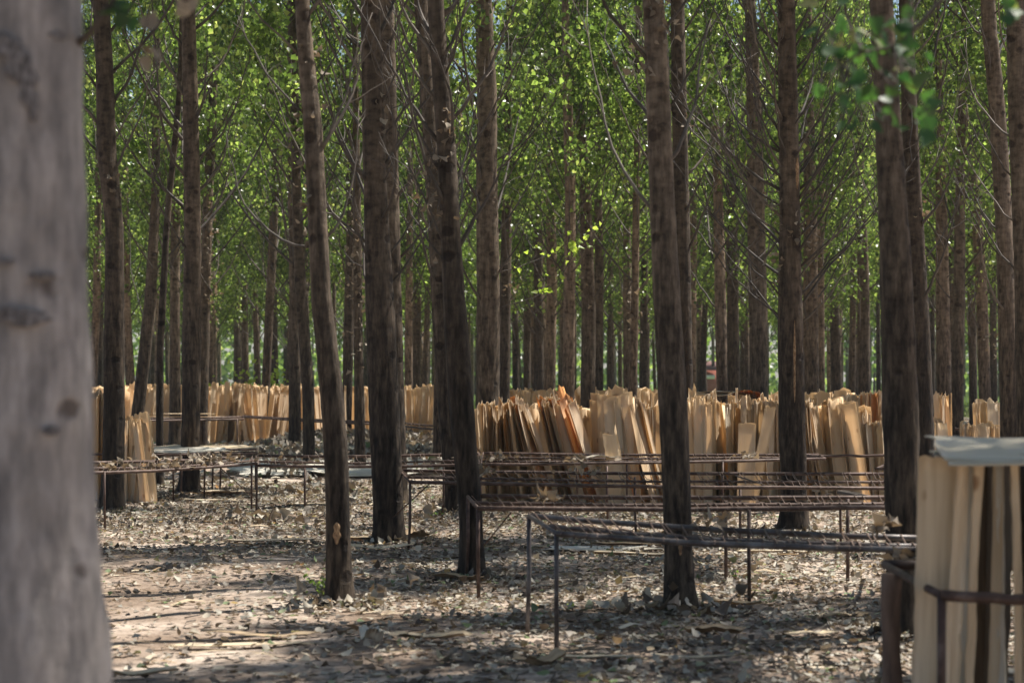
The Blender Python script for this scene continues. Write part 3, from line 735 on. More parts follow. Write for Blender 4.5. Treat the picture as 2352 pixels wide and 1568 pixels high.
# unseen trees added beside and behind the camera position to shade the foreground
used = set()
def put(i, x_, y_, sc=None, low=False):
    if i not in used: o = protos[i]; used.add(i)
    else: o = copy_tree(protos[i])
    o.location = (x_, y_, 0); o.rotation_euler = (0, 0, r_.uniform(0, 6.28)); s = sc or r_.uniform(0.85, 1.12); o.scale = (s, s, s)
    return o
for j, (x_, y_) in enumerate(spots): put(j % 7, x_, y_)
nprot = [None]
def shade_tree(x_, y_, lb):  # poplar out of view, added to block sun
    if nprot[0] is None:
        e = empty('poplar_tree', (0, 0, 0), lb, 'tree', 'unseen poplars added beside the clearing for shade')
        z = np.arange(-0.1, 15, 0.6); mb = MB(); mb.tube(np.stack([0 * z, 0 * z, z], 1), np.interp(z, [0, 15], [0.12, 0.02]), 9)
        mb.build('trunk', M['bark'], e, smooth=True)
        c = bpy.data.objects.new('crown', CR[('near', 0)]); COL.objects.link(c); c.parent = e; nprot[0] = e; o = e
    else: o = copy_tree(nprot[0])
    o.location = (x_, y_, 0); o.rotation_euler = (0, 0, r_.uniform(0, 6.28))
for x_, y_ in ((6.4, 10.4), (4.9, 13.2), (5.7, 18.6), (7.6, 12.4), (-4.6, 13.4), (3.3, 6.9), (-5.2, 9), (-7.6, 15), (-6.0, 20.5), (-9.5, 27), (4.2, 11), (6.8, 16), (6.4, 21.5), (-3.5, 2), (3.4, 1.5), (-7, -3), (0.3, -4.5), (7, -2.5), (-9, 4), (9, 5), (-2.5, -9), (5, -9)):
    shade_tree(x_, y_, 'unseen poplar added beside the clearing to shade the foreground')

# ---- far wood beyond the plantation
def far_wood():
    r = np.random.RandomState(33); mb = MB()
    for i in range(150):
        x = r.uniform(-75, 75); y = r.uniform(150, 215)
        mb.tube([(x, y, -0.2), (x + r.uniform(-.3, .3), y, 5), (x + r.uniform(-.6, .6), y, 14)], [0.16, 0.12, 0.05], 5, m=0)
    n = 60000
    C = np.stack([r.uniform(-80, 80, n), r.uniform(150, 225, n), 1.5 + 22 * r.beta(1.6, 1.5, n)], 1)
    V, T = kite_leaves(C, r.uniform(0.25, 0.6, n), r); mb.add(V, None, T, 1)
    n = 9000
    C = np.stack([r.uniform(-90, 90, n), r.uniform(215, 235, n), 7 * r.beta(1.0, 1.6, n)], 1)
    V, T = kite_leaves(C, r.uniform(0.5, 1.1, n), r); mb.add(V, None, T, 1)
    tag(mb.build('distant_wood', [M['bark'], M['leaf']]), 'mass of trees closing the view far behind the plantation', 'wood', kind='stuff')
far_wood()
def far_grass():
    r = np.random.RandomState(34); n = 30000
    y = r.uniform(80, 220, n); x = r.uniform(-0.3, 0.3, n) * y
    C = np.stack([x, y, np.zeros(n)], 1); h = r.uniform(0.1, 0.35, n); wd = 0.12
    a = r.uniform(0, 3.14, n); dx = np.stack([np.cos(a), np.sin(a), 0 * a], 1) * wd
    tip = C + np.stack([r.normal(0, .1, n), r.normal(0, .1, n), h], 1)
    V = np.stack([C - dx, C + dx, tip], 1).reshape(-1, 3); T = np.arange(3 * n).reshape(-1, 3)
    mb = MB(); mb.add(V, None, T, 0)
    tag(mb.build('grass', M['grass']), 'sunlit green grass glimpsed between the farthest trunks', 'grass', kind='stuff')
far_grass()
def hut():
    x, y = wx(1645, 150), 150
    e = empty('brick_hut', (x, y, 0), 'small red walled hut far away between the trunks right of centre', 'hut')
    def box(nm, a, b, mt_, par):
        V = [(u, v, w_) for u in (a[0], b[0]) for v in (a[1], b[1]) for w_ in (a[2], b[2])]
        mb = MB(); mb.add(V, [(0, 1, 3, 2), (4, 6, 7, 5), (0, 4, 5, 1), (2, 3, 7, 6), (0, 2, 6, 4), (1, 5, 7, 3)]); return mb.build(nm, M[mt_], par)
    box('wall', (-1.1, 0, -0.1), (1.1, 3.5, 2.2), 'brick', e)
    mb = MB(); mb.add([(-1.3, -0.4, 2.2), (1.3, -0.4, 2.2), (1.3, 3.9, 2.2), (-1.3, 3.9, 2.2), (-1.3, 1.75, 2.9), (1.3, 1.75, 2.9)],
                      [(0, 1, 5, 4), (3, 4, 5, 2), (0, 3, 2, 1)], [(0, 4, 3), (1, 2, 5)]); mb.build('roof', M['roof'], e)
    box('sign', (-0.9, -0.06, 1.55), (-0.1, -0.003, 1.85), 'plaster', e)
    d_ = box('door', (0.1, -0.05, 0), (0.8, -0.002, 1.8), 'post', e)
hut()

# ------------------------------------------------------------------ ground litter
def in_soil_path(x, y):
    """0..1: how bare the soil is (trodden strip at lower left)"""
    px = 1176 + x / y * F
    b = 1 / (1 + np.exp((px - 850 - 60 * np.sin(y * 1.1)) / 90)) * 1 / (1 + np.exp((y - 18.5) / 1.2))
    nz = 0.5 + 0.5 * np.sin(y * 2.3 + x * 0.5) * np.sin(x * 1.1 + 2)
    return b * (0.75 + 0.25 * nz)
def litter():
    r = np.random.RandomState(55)
    mb = MB()
    n = 125000
    d = np.sqrt(r.uniform(9.3 ** 2, 30 ** 2, n)); x = r.uniform(-0.275, 0.275, n) * d
    clump = 0.5 + 0.5 * np.sin(x * 2.1 + 1.3 * np.sin(d * 1.7)) * np.sin(d * 2.6 + x)
    keep = r.rand(n) < (0.40 + 0.60 * clump) * (1 - 0.90 * in_soil_path(x, d))
    x, d = x[keep], d[keep]; n = len(x)
    C = np.stack([x, d, gz(x, d) + r.uniform(0.004, 0.035, n)], 1)
    s = 0.020 + 0.062 * r.beta(1.4, 1.8, n)
    V, T = round_leaves(C, s, r, 1.5, 0.32); V[:, 2] = np.maximum(V[:, 2], gz(V[:, 0], V[:, 1]) + 0.003)
    mb.add(V, None, T, 0)
    n = 30000
    d = np.sqrt(r.uniform(29 ** 2, 75 ** 2, n)); x = r.uniform(-0.275, 0.275, n) * d
    C = np.stack([x, d, gz(x, d) + r.uniform(0.0, 0.06, n)], 1)
    V, T = kite_leaves(C, r.uniform(0.08, 0.18, n), r, droop=False); V[:, 2] = V[:, 2] * 0.45
    keepf = np.repeat(~((np.abs(C[:, 1] - 33.5) < 3.4) & (C[:, 0] / C[:, 1] * F + 1176 > 590) & (C[:, 0] / C[:, 1] * F + 1176 < 1015) & (r.rand(n) < 0.9)), 2); T = T[keepf]; mb.add(V, None, T, 0)
    for t_ in TREES:   # leaves drifted against the trunk feet
        if not (8 < t_['d'] < 31): continue
        n = 260; a = r.uniform(0, 6.28, n); q = 0.10 + np.abs(r.normal(0, 0.22, n)); x = t_['base'][0] + np.cos(a) * q; d = t_['d'] + np.sin(a) * q
        C = np.stack([x, d, gz(x, d) + r.uniform(0.0, 0.07, n) * np.exp(-q * 3)], 1)
        V, T = round_leaves(C, r.uniform(0.03, 0.085, n), r, 0.8, 0.5); mb.add(V, None, T, 0)
    n = 1500; d = r.uniform(31.5, 35.5, n); x = (r.uniform(590, 1015, n) - 1176) / F * d; k_ = np.sin(x * 3.1) + np.sin(d * 4 + x) > -0.2
    C = np.stack([x, d, 0.03 + r.uniform(0.0, 0.22, n)], 1)[k_]; n = len(C)
    V, T = kite_leaves(C, r.uniform(0.06, 0.14, n), r, droop=False); mb.add(V, None, T, 0)
    # deeper heap on the mound
    n = 5000
    x = r.uniform(-5.6, -1.2, n); d = r.uniform(38, 46, n)
    C = np.stack([x, d, gz(x, d) + r.uniform(0.0, 0.10, n)], 1)
    V, T = kite_leaves(C, r.uniform(0.08, 0.16, n), r, droop=False); mb.add(V, None, T, 0)
    tag(mb.build('leaf_litter', M['litter']), 'carpet of curled fallen poplar leaves on the soil', 'leaf litter', kind='stuff')
    # broken twigs and bark shreds
    mb = MB()
    for i in range(900):
        d = math.sqrt(r.uniform(9.5 ** 2, 32 ** 2)); x = r.uniform(-0.27, 0.27) * d; a = r.uniform(0, 6.28); L = r.uniform(0.05, 0.38)
        g = float(gz(x, d)); p = np.array([x, d, g + 0.008])
        p1 = p + L * 0.5 * np.array([math.cos(a), math.sin(a), r.uniform(0, 0.15)]); p2 = p1 + L * 0.5 * np.array([math.cos(a + 0.4), math.sin(a + 0.4), r.uniform(-0.1, 0.1)])
        mb.tube([p, p1, p2], [0.004, 0.0035, 0.002], 4, m=0 if r.rand() < .5 else 1)
    tag(mb.build('twig_litter', [M['twig'], M['dry_twig']]), 'broken twigs scattered over the fallen leaves', 'twigs', kind='stuff')
    # small veneer crumbs
    mb = MB(); n = 1500
    d = np.sqrt(r.uniform(9.5 ** 2, 34 ** 2, n)); x = r.uniform(-0.27, 0.27, n) * d; a = r.uniform(-0.7, 0.7, n) + (r.rand(n) < 0.2) * 1.5
    L = r.uniform(0.04, 0.28, n); W = r.uniform(0.008, 0.05, n); z = gz(x, d) + r.uniform(0.006, 0.03, n); lift = r.uniform(0, 0.25, n) * L
    c = np.stack([x, d, z], 1); t = np.stack([np.cos(a), np.sin(a), 0 * a], 1); b = np.stack([-np.sin(a), np.cos(a), r.uniform(-.3, .3, n)], 1)
    prof = np.array([(-.5, -.4, 0), (-.5, .5, 0), (0, -.5, 1), (0, .5, 1), (.5, -.2, .4), (.45, .3, .4)])
    V = (c[:, None] + t[:, None] * prof[None, :, 0:1] * L[:, None, None] + b[:, None] * prof[None, :, 1:2] * W[:, None, None]
         + np.array([0, 0, 1.0]) * (prof[None, :, 2:3] * lift[:, None, None] * 0.5)).reshape(-1, 3)
    k = np.arange(n)[:, None] * 6; Q = np.stack([np.hstack([k, k + 2, k + 3, k + 1]), np.hstack([k + 2, k + 4, k + 5, k + 3])], 1).reshape(-1, 4)
    mb.add(V, Q, None, 0)
    tag(mb.build('wood_shavings', leaf_mat('shavings', [(0, (0.34, 0.24, 0.14)), (0.5, (0.56, 0.46, 0.32)), (1, (0.66, 0.6, 0.48))], [(0, (0.5, 0.3, 0.12)), (1, (0.6, 0.4, 0.2))], 0.15, 0.6)),
        'small splinters and strips of pale veneer strewn on the soil', 'wood shavings', kind='stuff')
litter()

def veneer_flat(px, py, L, W, ang, label, mt_='veneer', lift=0.05, seed=0, z=None, d=None, name='veneer_scrap', tilt=0.0, group=None):
    """a torn curled sheet lying flat; px,py = its centre on the ground"""
    r = np.random.RandomState(seed + 500); mt_ = {'veneer': 'veneer_dull', 'veneer_grey': 'veneer_greydull', 'veneer_gold': 'veneer_tan'}.get(mt_, mt_)
    if d is None: d = F * EYE / (py - HZ)
    x0 = wx(px, d); z0 = float(gz(x0, d)) + 0.02 if z is None else z
    nu, nv = 14, 5
    u = np.linspace(-0.5, 0.5, nu); v = np.linspace(-0.5, 0.5, nv)
    U, Vv = np.meshgrid(u, v)
    e0 = 1 - 0.35 * r.rand(nu) * (np.abs(u) > 0.25); tear = 1 + r.normal(size=nv) * 0.12
    X = U * L * tear[:, None]; Y = Vv * W * e0[None, :]
    Z = 0.6 * lift * ((U * 2) ** 2 * r.uniform(0.2, 1) + (Vv * 2) ** 2 * r.uniform(0, 1.2) + 0.3 * np.sin(U * 7 + r.rand() * 6)) + r.normal(size=U.shape) * lift * 0.05
    Z += (Y + W / 2) * tilt
    Z -= Z.min()
    ca, sa = math.cos(ang), math.sin(ang)
    A = np.stack([X * ca - Y * sa, X * sa + Y * ca, Z], -1).reshape(-1, 3)
    return solid_sheet(A, nu, nv, np.stack([Vv * W, U * L], -1).reshape(-1, 2), M[mt_], name, (x0, d, z0), np.array([0, 0, 0.004]), label, 'veneer sheet', group)

def solid_sheet(A, nu, nv, uv, material, name, loc, off, label=None, cat=None, group=None, parent=None, kind=None):
    n = nu * nv
    V = np.vstack([A, A + off])
    i = np.arange(nv - 1)[:, None] * nu + np.arange(nu - 1)[None, :]
    Q = np.stack([i, i + 1, i + nu + 1, i + nu], -1).reshape(-1, 4)
    border = list(range(nu)) + [nu * k + nu - 1 for k in range(1, nv)] + [nu * (nv - 1) + k for k in range(nu - 2, -1, -1)] + [nu * k for k in range(nv - 2, 0, -1)]
    b = np.array(border); b2 = np.roll(b, -1)
    S_ = np.stack([b, b + n, b2 + n, b2], 1)
    Fa = np.vstack([Q[:, ::-1], Q + n, S_])
    o = mk(name, V, Fa, material, parent, smooth=False, uv=np.vstack([uv, uv]), loc=loc)
    if label: tag(o, label, cat, group, kind)
    return o

def sheet_data(base, top, width, yaw, bend, bow, r, nu=5, nv=8, torn=0.03):
    """standing sheet from base point to top point; yaw turns the width direction (0 = faces camera)"""
    base = np.asarray(base, float); top = np.asarray(top, float)
    Uv = top - base; h = np.linalg.norm(Uv); Uv /= h
    W = np.array([math.cos(yaw), math.sin(yaw), 0]); W -= (W @ Uv) * Uv; W /= np.linalg.norm(W)
    Nn = np.cross(Uv, W)
    u = np.linspace(-0.5, 0.5, nu); v = np.linspace(0, 1, nv)
    U, Vv = np.meshgrid(u, v)
    top_v = 1 + r.normal(size=nu) * torn
    wt = 1 + r.uniform(-0.12, 0.12) * v + r.normal(size=nv) * 0.02
    tw = r.uniform(-0.14, 0.14)
    H = Vv * np.where(Vv > 0.99, top_v[None, :], 1) * h
    off = bend * ((U * 2) ** 2) * width + bow * np.sin(Vv * 2.6) * h + tw * U * width * Vv + r.normal(size=U.shape) * 0.003
    A = Uv * H[..., None] + W * (U * width * wt[:, None])[..., None] + Nn * off[..., None]
    return A.reshape(-1, 3), nu, nv, np.stack([U * width + 0.0, H], -1).reshape(-1, 2), Nn * 0.003

NSHEET = [0]
SPECS = []
def sheet(px, d, topx, topy, width, yaw, label, group, mt_='veneer', bend=0.0, bow=0.0, seed=0, z0=0.0, torn=0.015, dy=0.0, nu=5, nv=8):
    SPECS.append(dict(px=px, d=d, topx=topx, topy=topy, width=width, yaw=yaw, label=label, group=group, mt_=mt_, bend=bend, bow=bow, seed=seed, z0=z0, torn=torn, dy=dy, nu=nu, nv=nv,
                      vis=(9 if group is None else 1) * (abs(math.cos(yaw)) * width + 0.02) * F / d))

def make_sheet(px, d, topx, topy, width, yaw, label, group, mt_, bend, bow, seed, z0, torn, dy, nu, nv, vis, raw=False):
    r = np.random.RandomState(seed)
    b = np.array([wx(px, d), d, z0]); t = P(topx, topy, d + dy)
    A, nu, nv, uv, off = sheet_data(b, t, width, yaw, bend, bow, r, nu, nv, torn)
    if raw: return A + b, nu, nv, uv, off
    NSHEET[0] += 1
    return solid_sheet(A, nu, nv, uv, M[mt_], 'veneer_sheet', tuple(b), off, label, 'veneer sheet', group)

def row(x0, x1, n, d, ytop, lean, label, group, mt_=('veneer',), width=(0.12, 0.32), yaw=(66, 90), seed=0, jit=0.3, z0=0.0, face=0.08, jy=8, wide=(0.07, 0.15), dy=0.0, bow=0.02):
    """sheets on edge between picture columns x0..x1; lean = picture offset of the tops, number or function of f"""
    r = np.random.RandomState(seed)
    n = int(n * 3.0)
    for i in range(n):
        f = (i + 0.5 + r.uniform(-0.35, 0.35)) / n
        px = x0 + (x1 - x0) * f
        ln = lean(f) if callable(lean) else lean
        ln += r.normal() * 4
        dd = d + r.uniform(-jit, jit)
        if r.rand() < face: yw = math.radians(r.uniform(-25, 25)); wd = r.uniform(*wide)
        else: yw = math.radians(r.uniform(*yaw)) - (px - 1176) / F; wd = r.uniform(*width)
        yt = (ytop(f) if callable(ytop) else ytop) + r.normal() * jy - (r.rand() < 0.08) * r.uniform(8, 28)
        sheet(px, dd, px + ln, yt, wd, yw, label, group, mt_[r.randint(len(mt_))], r.uniform(-0.05, 0.05), r.uniform(-bow, bow) - np.sign(ln) * 0.012, seed * 1000 + i, z0, dy=dy + r.uniform(-0.1, 0.1))

A_ = ('veneer', 'veneer', 'veneer_gold', 'veneer_grey')
B_ = ('veneer', 'veneer_gold', 'veneer')
# central row
row(1112, 1188, 13, 24.6, 932, lambda f: -6 - 6 * f, 'thin veneer sheet at the left end of the central row, beside the ribbed trunk', 'sheets at the left end of the central row', A_, seed=1, face=0.25)
row(1190, 1290, 14, 24.5, lambda f: 935, lambda f: -24 - 62 * f, 'thin veneer sheet leaning left in the first slanting fan of the central row', 'first slanting fan of the central row', ('veneer', 'veneer_gold', 'veneer_orange'), seed=2)
row(1290, 1392, 15, 24.5, lambda f: 925, lambda f: -52 - 30 * f, 'orange tinted veneer sheet leaning left near the middle of the central row', 'second slanting fan of the central row', ('veneer', 'veneer_orange', 'veneer_orange'), seed=3, face=0.3)
row(1390, 1455, 8, 24.4, lambda f: 917, lambda f: -12, 'upright wide veneer sheet just left of the big upright trunk', 'upright wide sheets of the central row', ('veneer', 'veneer'), seed=4, face=0.75, wide=(0.17, 0.27))
row(1462, 1532, 10, 24.5, lambda f: 925, lambda f: -38 - 22 * f, 'orange tinted veneer sheet slanting behind the big upright trunk', 'sheets slanting behind the big upright trunk', ('veneer_orange', 'veneer_gold', 'veneer'), seed=5)
row(1582, 1640, 9, 24.5, 922, lambda f: -2, 'pale veneer sheet on edge just right of the big upright trunk', 'sheets right of the big upright trunk', ('veneer',), seed=6, face=0.4)
row(1632, 1680, 9, 24.7, 922, lambda f: -18 * f - 10, 'veneer sheet in the dark gap group between the two right hand trunks', 'sheets in the dark gap of the right row', A_, seed=7)
row(1682, 1798, 19, 24.6, 925, lambda f: -4 + 8 * f, 'veneer sheet on edge just left of the dark bushy branched trunk', 'sheets left of the bushy branched trunk', A_, seed=8, face=0.35)
sheet(1726, 24.1, 1770, 934, 0.14, 0.1, 'single wide veneer sheet with brown spots leaning right across its row', None, 'veneer', 0.02, 0, 77)
sheet(1712, 24.0, 1716, 972, 0.20, -0.1, 'short wide spotted veneer sheet standing in front of its row left of the bushy trunk', None, 'veneer', 0.02, 0, 78)
row(1868, 1920, 12, 24.6, lambda f: 930 + 4 * f, lambda f: -16 - 36 * f, 'dark veneer sheet fanning left just right of the bushy branched trunk', 'fan right of the bushy branched trunk', ('veneer_grey', 'veneer_gold', 'veneer'), seed=9, bow=0.01)
row(1925, 1990, 13, 24.7, lambda f: 922 + 14 * f, lambda f: -20 - 12 * f, 'tall veneer sheet between the fan and the short sheets at right', 'tall sheets left of the short ones', A_, seed=10, face=0.45, wide=(0.14, 0.24))
row(1988, 2052, 12, 25.2, lambda f: 978 - 6 * f, lambda f: -14, 'short narrow veneer sheet just left of the thick right trunk', 'short sheets left of the thick right trunk', A_, seed=11, face=0.2, wide=(0.06, 0.1), jy=3, width=(0.1, 0.25))
# white torn sheet bent over the rack
sheet(1412, 22.6, 1400, 990, 0.19, 0.35, 'torn white jagged veneer piece sticking up on the rack in front of the central row', None, 'veneer', 0.05, 0, 90, z0=0.62, torn=0.2)

# left cluster
row(206, 248, 8, 25.5, 908, lambda f: 2, 'tall veneer sheet between the huge foreground trunk and the dark left trunk', 'tall sheets beside the foreground trunk', A_, seed=20, face=0.7, wide=(0.12, 0.2), jy=5)
row(284, 322, 8, 25.3, lambda f: 975, lambda f: -2 * f, 'short veneer sheet right beside the dark left trunk', 'short sheets beside the dark left trunk', A_, seed=21, face=0.7, wide=(0.06, 0.13), jy=7)
row(326, 358, 6, 25.1, lambda f: 962, lambda f: -18, 'short veneer sheet leaning left, rightmost of the short cluster at left', 'rightmost short sheets of the left cluster', A_, seed=22, face=0.7, wide=(0.07, 0.12), jy=12)

# golden rows far left
GO = ('veneer_gold', 'veneer', 'veneer_gold')
def fans(specs, d, label, group, seed, mt_=GO):
    for q, (b0, b1, t0, t1, n, yt) in enumerate(specs):
        r = np.random.RandomState(seed + q); n = int(n * 2.2)
        for i in range(n):
            f = (i + 0.5) / n; px = b0 + (b1 - b0) * f + r.normal() * 2; tx = t0 + (t1 - t0) * f + r.normal() * 2
            dd = d + r.uniform(-0.7, 0.7)
            fc = r.rand() < 0.28
            sheet(px, dd, tx, yt + r.normal() * 4, r.uniform(0.08, 0.2) if fc else r.uniform(0.15, 0.4), math.radians(r.uniform(-30, 30) if fc else r.uniform(66, 92)),
                  label, group, mt_[r.randint(len(mt_))], r.uniform(-0.05, 0.05), r.uniform(-0.02, 0.02), seed * 100 + q * 40 + i, 0.0)
fans([(280, 345, 318, 385, 9, 893), (350, 470, 352, 468, 17, 892)], 49, 'golden veneer sheet in the far left row behind the leaning thin trunk', 'golden sheets at the far left', 31)
fans([(475, 520, 486, 528, 7, 888), (500, 548, 545, 556, 9, 886), (546, 590, 536, 566, 9, 887), (580, 600, 566, 606, 6, 888)], 49, 'golden veneer sheet pinched at the top like a tent between the thin trunks at left', 'golden tent shaped sheets', 32)
fans([(612, 650, 628, 660, 8, 892), (645, 700, 660, 700, 9, 892), (705, 745, 700, 738, 6, 890)], 49.5, 'golden veneer sheet between the lone leaning thin trunk and the curved trunk', 'golden sheets left of the curved trunk', 33)
fans([(795, 858, 795, 858, 9, 893)], 49.5, 'golden veneer sheet between the curved trunk and the blackish trunk', 'golden sheets left of the blackish trunk', 34)
fans([(925, 990, 920, 1002, 12, 893), (992, 1004, 1005, 1012, 3, 900)], 46, 'golden veneer sheet spreading at the top, right of the blackish trunk', 'golden sheets right of the blackish trunk', 35)
# right background
fans([(1975, 2042, 1980, 2046, 13, 905)], 33, 'glowing orange veneer sheet behind the short pale row, left of the thick right trunk', 'glowing orange sheets at right', 36, ('veneer_orange', 'veneer_gold'))
fans([(1905, 1970, 1935, 1990, 9, 910)], 34, 'dull grey veneer sheet leaning right behind the tall row at right', 'dull grey sheets at right', 37, ('veneer_grey',))
fans([(2148, 2185, 2142, 2180, 6, 908)], 34, 'veneer sheet just right of the thick right trunk and the dark one hugging it', 'sheets right of the thick right trunk', 38)
fans([(2248, 2308, 2240, 2306, 9, 925), (2342, 2360, 2340, 2358, 3, 922)], 31, 'pale veneer sheet left of and behind the leaning dark trunk near the right edge', 'pale sheets near the right edge', 39, ('veneer', 'veneer_grey'))
fans([(2205, 2300, 2206, 2296, 13, 974), (2146, 2175, 2144, 2168, 5, 970)], 29, 'short veneer sheet in the low row above the big near bundle', 'low row above the near bundle', 40, ('veneer', 'veneer_grey'))
SPECS.sort(key=lambda q_: -q_['vis'])
for q_ in SPECS[:290]: make_sheet(**q_)
# sheets of the farther rows, too many to be things
def stuff_rows():
    r = np.random.RandomState(77)
    Vs, Fs, UVs, n0 = [], [], [], 0
    def addrow(x0, x1, n, d, yt):
        nonlocal n0
        for i in range(n):
            px = x0 + (x1 - x0) * r.rand(); dd = d + r.uniform(-1, 1) * (0.35 if d < 30 else 1)
            A, nu, nv, uv, off = sheet_data((wx(px, dd), dd, 0), P(px + r.normal() * 5, yt + r.normal() * 3, dd), r.uniform(0.15, 0.4), math.radians(r.uniform(0, 180)), 0.05, 0.01, r, 3, 4)
            addsheet(A + np.array([wx(px, dd), dd, 0]), nu, nv, uv, off)
    def addsheet(A, nu, nv, uv, off):
            nonlocal n0
            n = nu * nv
            k = np.arange(nv - 1)[:, None] * nu + np.arange(nu - 1)[None, :]
            Q = np.stack([k, k + 1, k + nu + 1, k + nu], -1).reshape(-1, 4)
            b = np.array(list(range(nu)) + [nu * j + nu - 1 for j in range(1, nv)] + [nu * (nv - 1) + j for j in range(nu - 2, -1, -1)] + [nu * j for j in range(nv - 2, 0, -1)]); b2 = np.roll(b, -1)
            Fs.append(np.vstack([Q[:, ::-1], Q + n, np.stack([b, b + n, b2 + n, b2], 1)]) + n0)
            Vs.append(np.vstack([A, A + off])); UVs.append(np.vstack([uv, uv]) + r.uniform(0, 20)); n0 += 2 * n
    for q_ in SPECS[290:]: addsheet(*make_sheet(**q_, raw=True))
    addrow(200, 480, 90, 52, 889); addrow(480, 1010, 180, 52, 891)
    addrow(1112, 1530, 85, 25.9, 940); addrow(1585, 1800, 45, 25.9, 934); addrow(1868, 1990, 26, 25.9, 940)
    addrow(1160, 1525, 80, 46, 897); addrow(1590, 2045, 90, 42, 905); addrow(1720, 1900, 25, 36, 912)
    o = mk('veneer_rows', np.vstack(Vs), np.vstack(Fs), M['veneer'], uv=np.vstack(UVs))
    tag(o, 'farther rows of veneer sheets whose tops show behind the nearer ones', 'veneer rows', kind='stuff')
stuff_rows()

# big near bundle at the right edge
def near_sheet(b, t, wd, yaw, label, mt_, seed, bend=0.0, bow=0.0):
    r = np.random.RandomState(seed)
    b = np.array(b, float); t = np.array(t, float)
    A, nu, nv, uv, off = sheet_data(b, t, wd, yaw, bend, bow, r, 9, 18, 0.004)
    return solid_sheet(A, nu, nv, uv, M[mt_], 'veneer_sheet', tuple(b), off, label, 'veneer sheet', 'sheets of the big near bundle' if label.startswith('narrow') else None)
dn = 8.1
near_sheet((wx(2136, dn), dn - 0.05, 0), (wx(2162, dn), dn - 0.05, 1.235), 0.195, 0.12, 'broad pale veneer sheet forming the left face of the big near bundle', 'veneer_dull', 401, 0.05, -0.015)
q = 0
for (b, t, wd, yw, dd) in ((2176, 2218, 0.045, 1.15, 8.0), (2196, 2236, 0.055, 0.3, 8.2), (2238, 2262, 0.060, 0.9, 8.08), (2278, 2288, 0.05, 0.25, 8.22), (2318, 2304, 0.045, 0.5, 8.2), (2338, 2322, 0.035, 0.7, 8.05),
                           (2372, 2340, 0.05, 0.6, 8.2), (2408, 2362, 0.065, 0.5, 8.1), (2442, 2388, 0.08, 0.6, 8.2), (2470, 2410, 0.1, 0.8, 8.1), (2500, 2440, 0.2, 0.8, 8.2), (2240, 2246, 0.4, 1.34, 8.7), (2300, 2300, 0.4, 1.32, 8.7), (2345, 2340, 0.4, 1.3, 8.7), (2262, 2262, 0.28, 0.25, 8.95), (2385, 2385, 0.3, 0.3, 9.0)):
    near_sheet((wx(b - 6, dd), dd, 0), (wx(t, dd), dd, 1.215), wd, yw, 'narrow curved veneer sheet under the cap of the big near bundle', ('veneer_dull', 'veneer_greydull', 'veneer_dull')[q % 3] if q < 11 else 'bark_strip_and_gap_shade', 410 + q, 0.32 * (-1) ** q, 0.010 * (-1) ** q); q += 1  # deepest sheets coloured dark to stand in for shade inside the bundle
def cap():
    for i, (zc, x0, x1, y0, y1, lb, mt_) in enumerate(((1.222, 2150, 2560, 7.88, 8.42, 'lower flat veneer sheet capping the big near bundle', 'veneer_lid'),
                                              (1.236, 2143, 2560, 7.93, 8.38, 'upper flat pale veneer sheet curling on top of the big near bundle', 'veneer_lid'))):
        r = np.random.RandomState(600 + i); nu, nv = 22, 10
        xa, xb = wx(x0, 8.1), wx(x1, 8.1)
        U, Vv = np.meshgrid(np.linspace(0, 1, nu), np.linspace(0, 1, nv))
        X = xa + (xb - xa) * U + (0.012 * np.sin(Vv * 9 + i * 2) + 0.035 * Vv) * (1 - U); Y = y0 + (y1 - y0) * Vv
        Z = zc + 0.004 * np.sin(U * 8 + i) + (0.02 + 0.045 * i) * Vv - 0.016 * np.exp(-(Vv / 0.12) ** 2) * (1 + 0.3 * np.sin(U * 9)) + 0.02 * i * np.exp(-(U / 0.04) ** 2) * np.sin(Vv * 3)
        o0 = np.array([xa, y0, zc]); A = np.stack([X, Y, Z], -1).reshape(-1, 3) - o0
        solid_sheet(A, nu, nv, np.stack([Vv * 1.2, U * 1.3], -1).reshape(-1, 2), M[mt_], 'veneer_sheet', tuple(o0), np.array([0, 0, 0.006]), lb, 'veneer sheet')
cap()

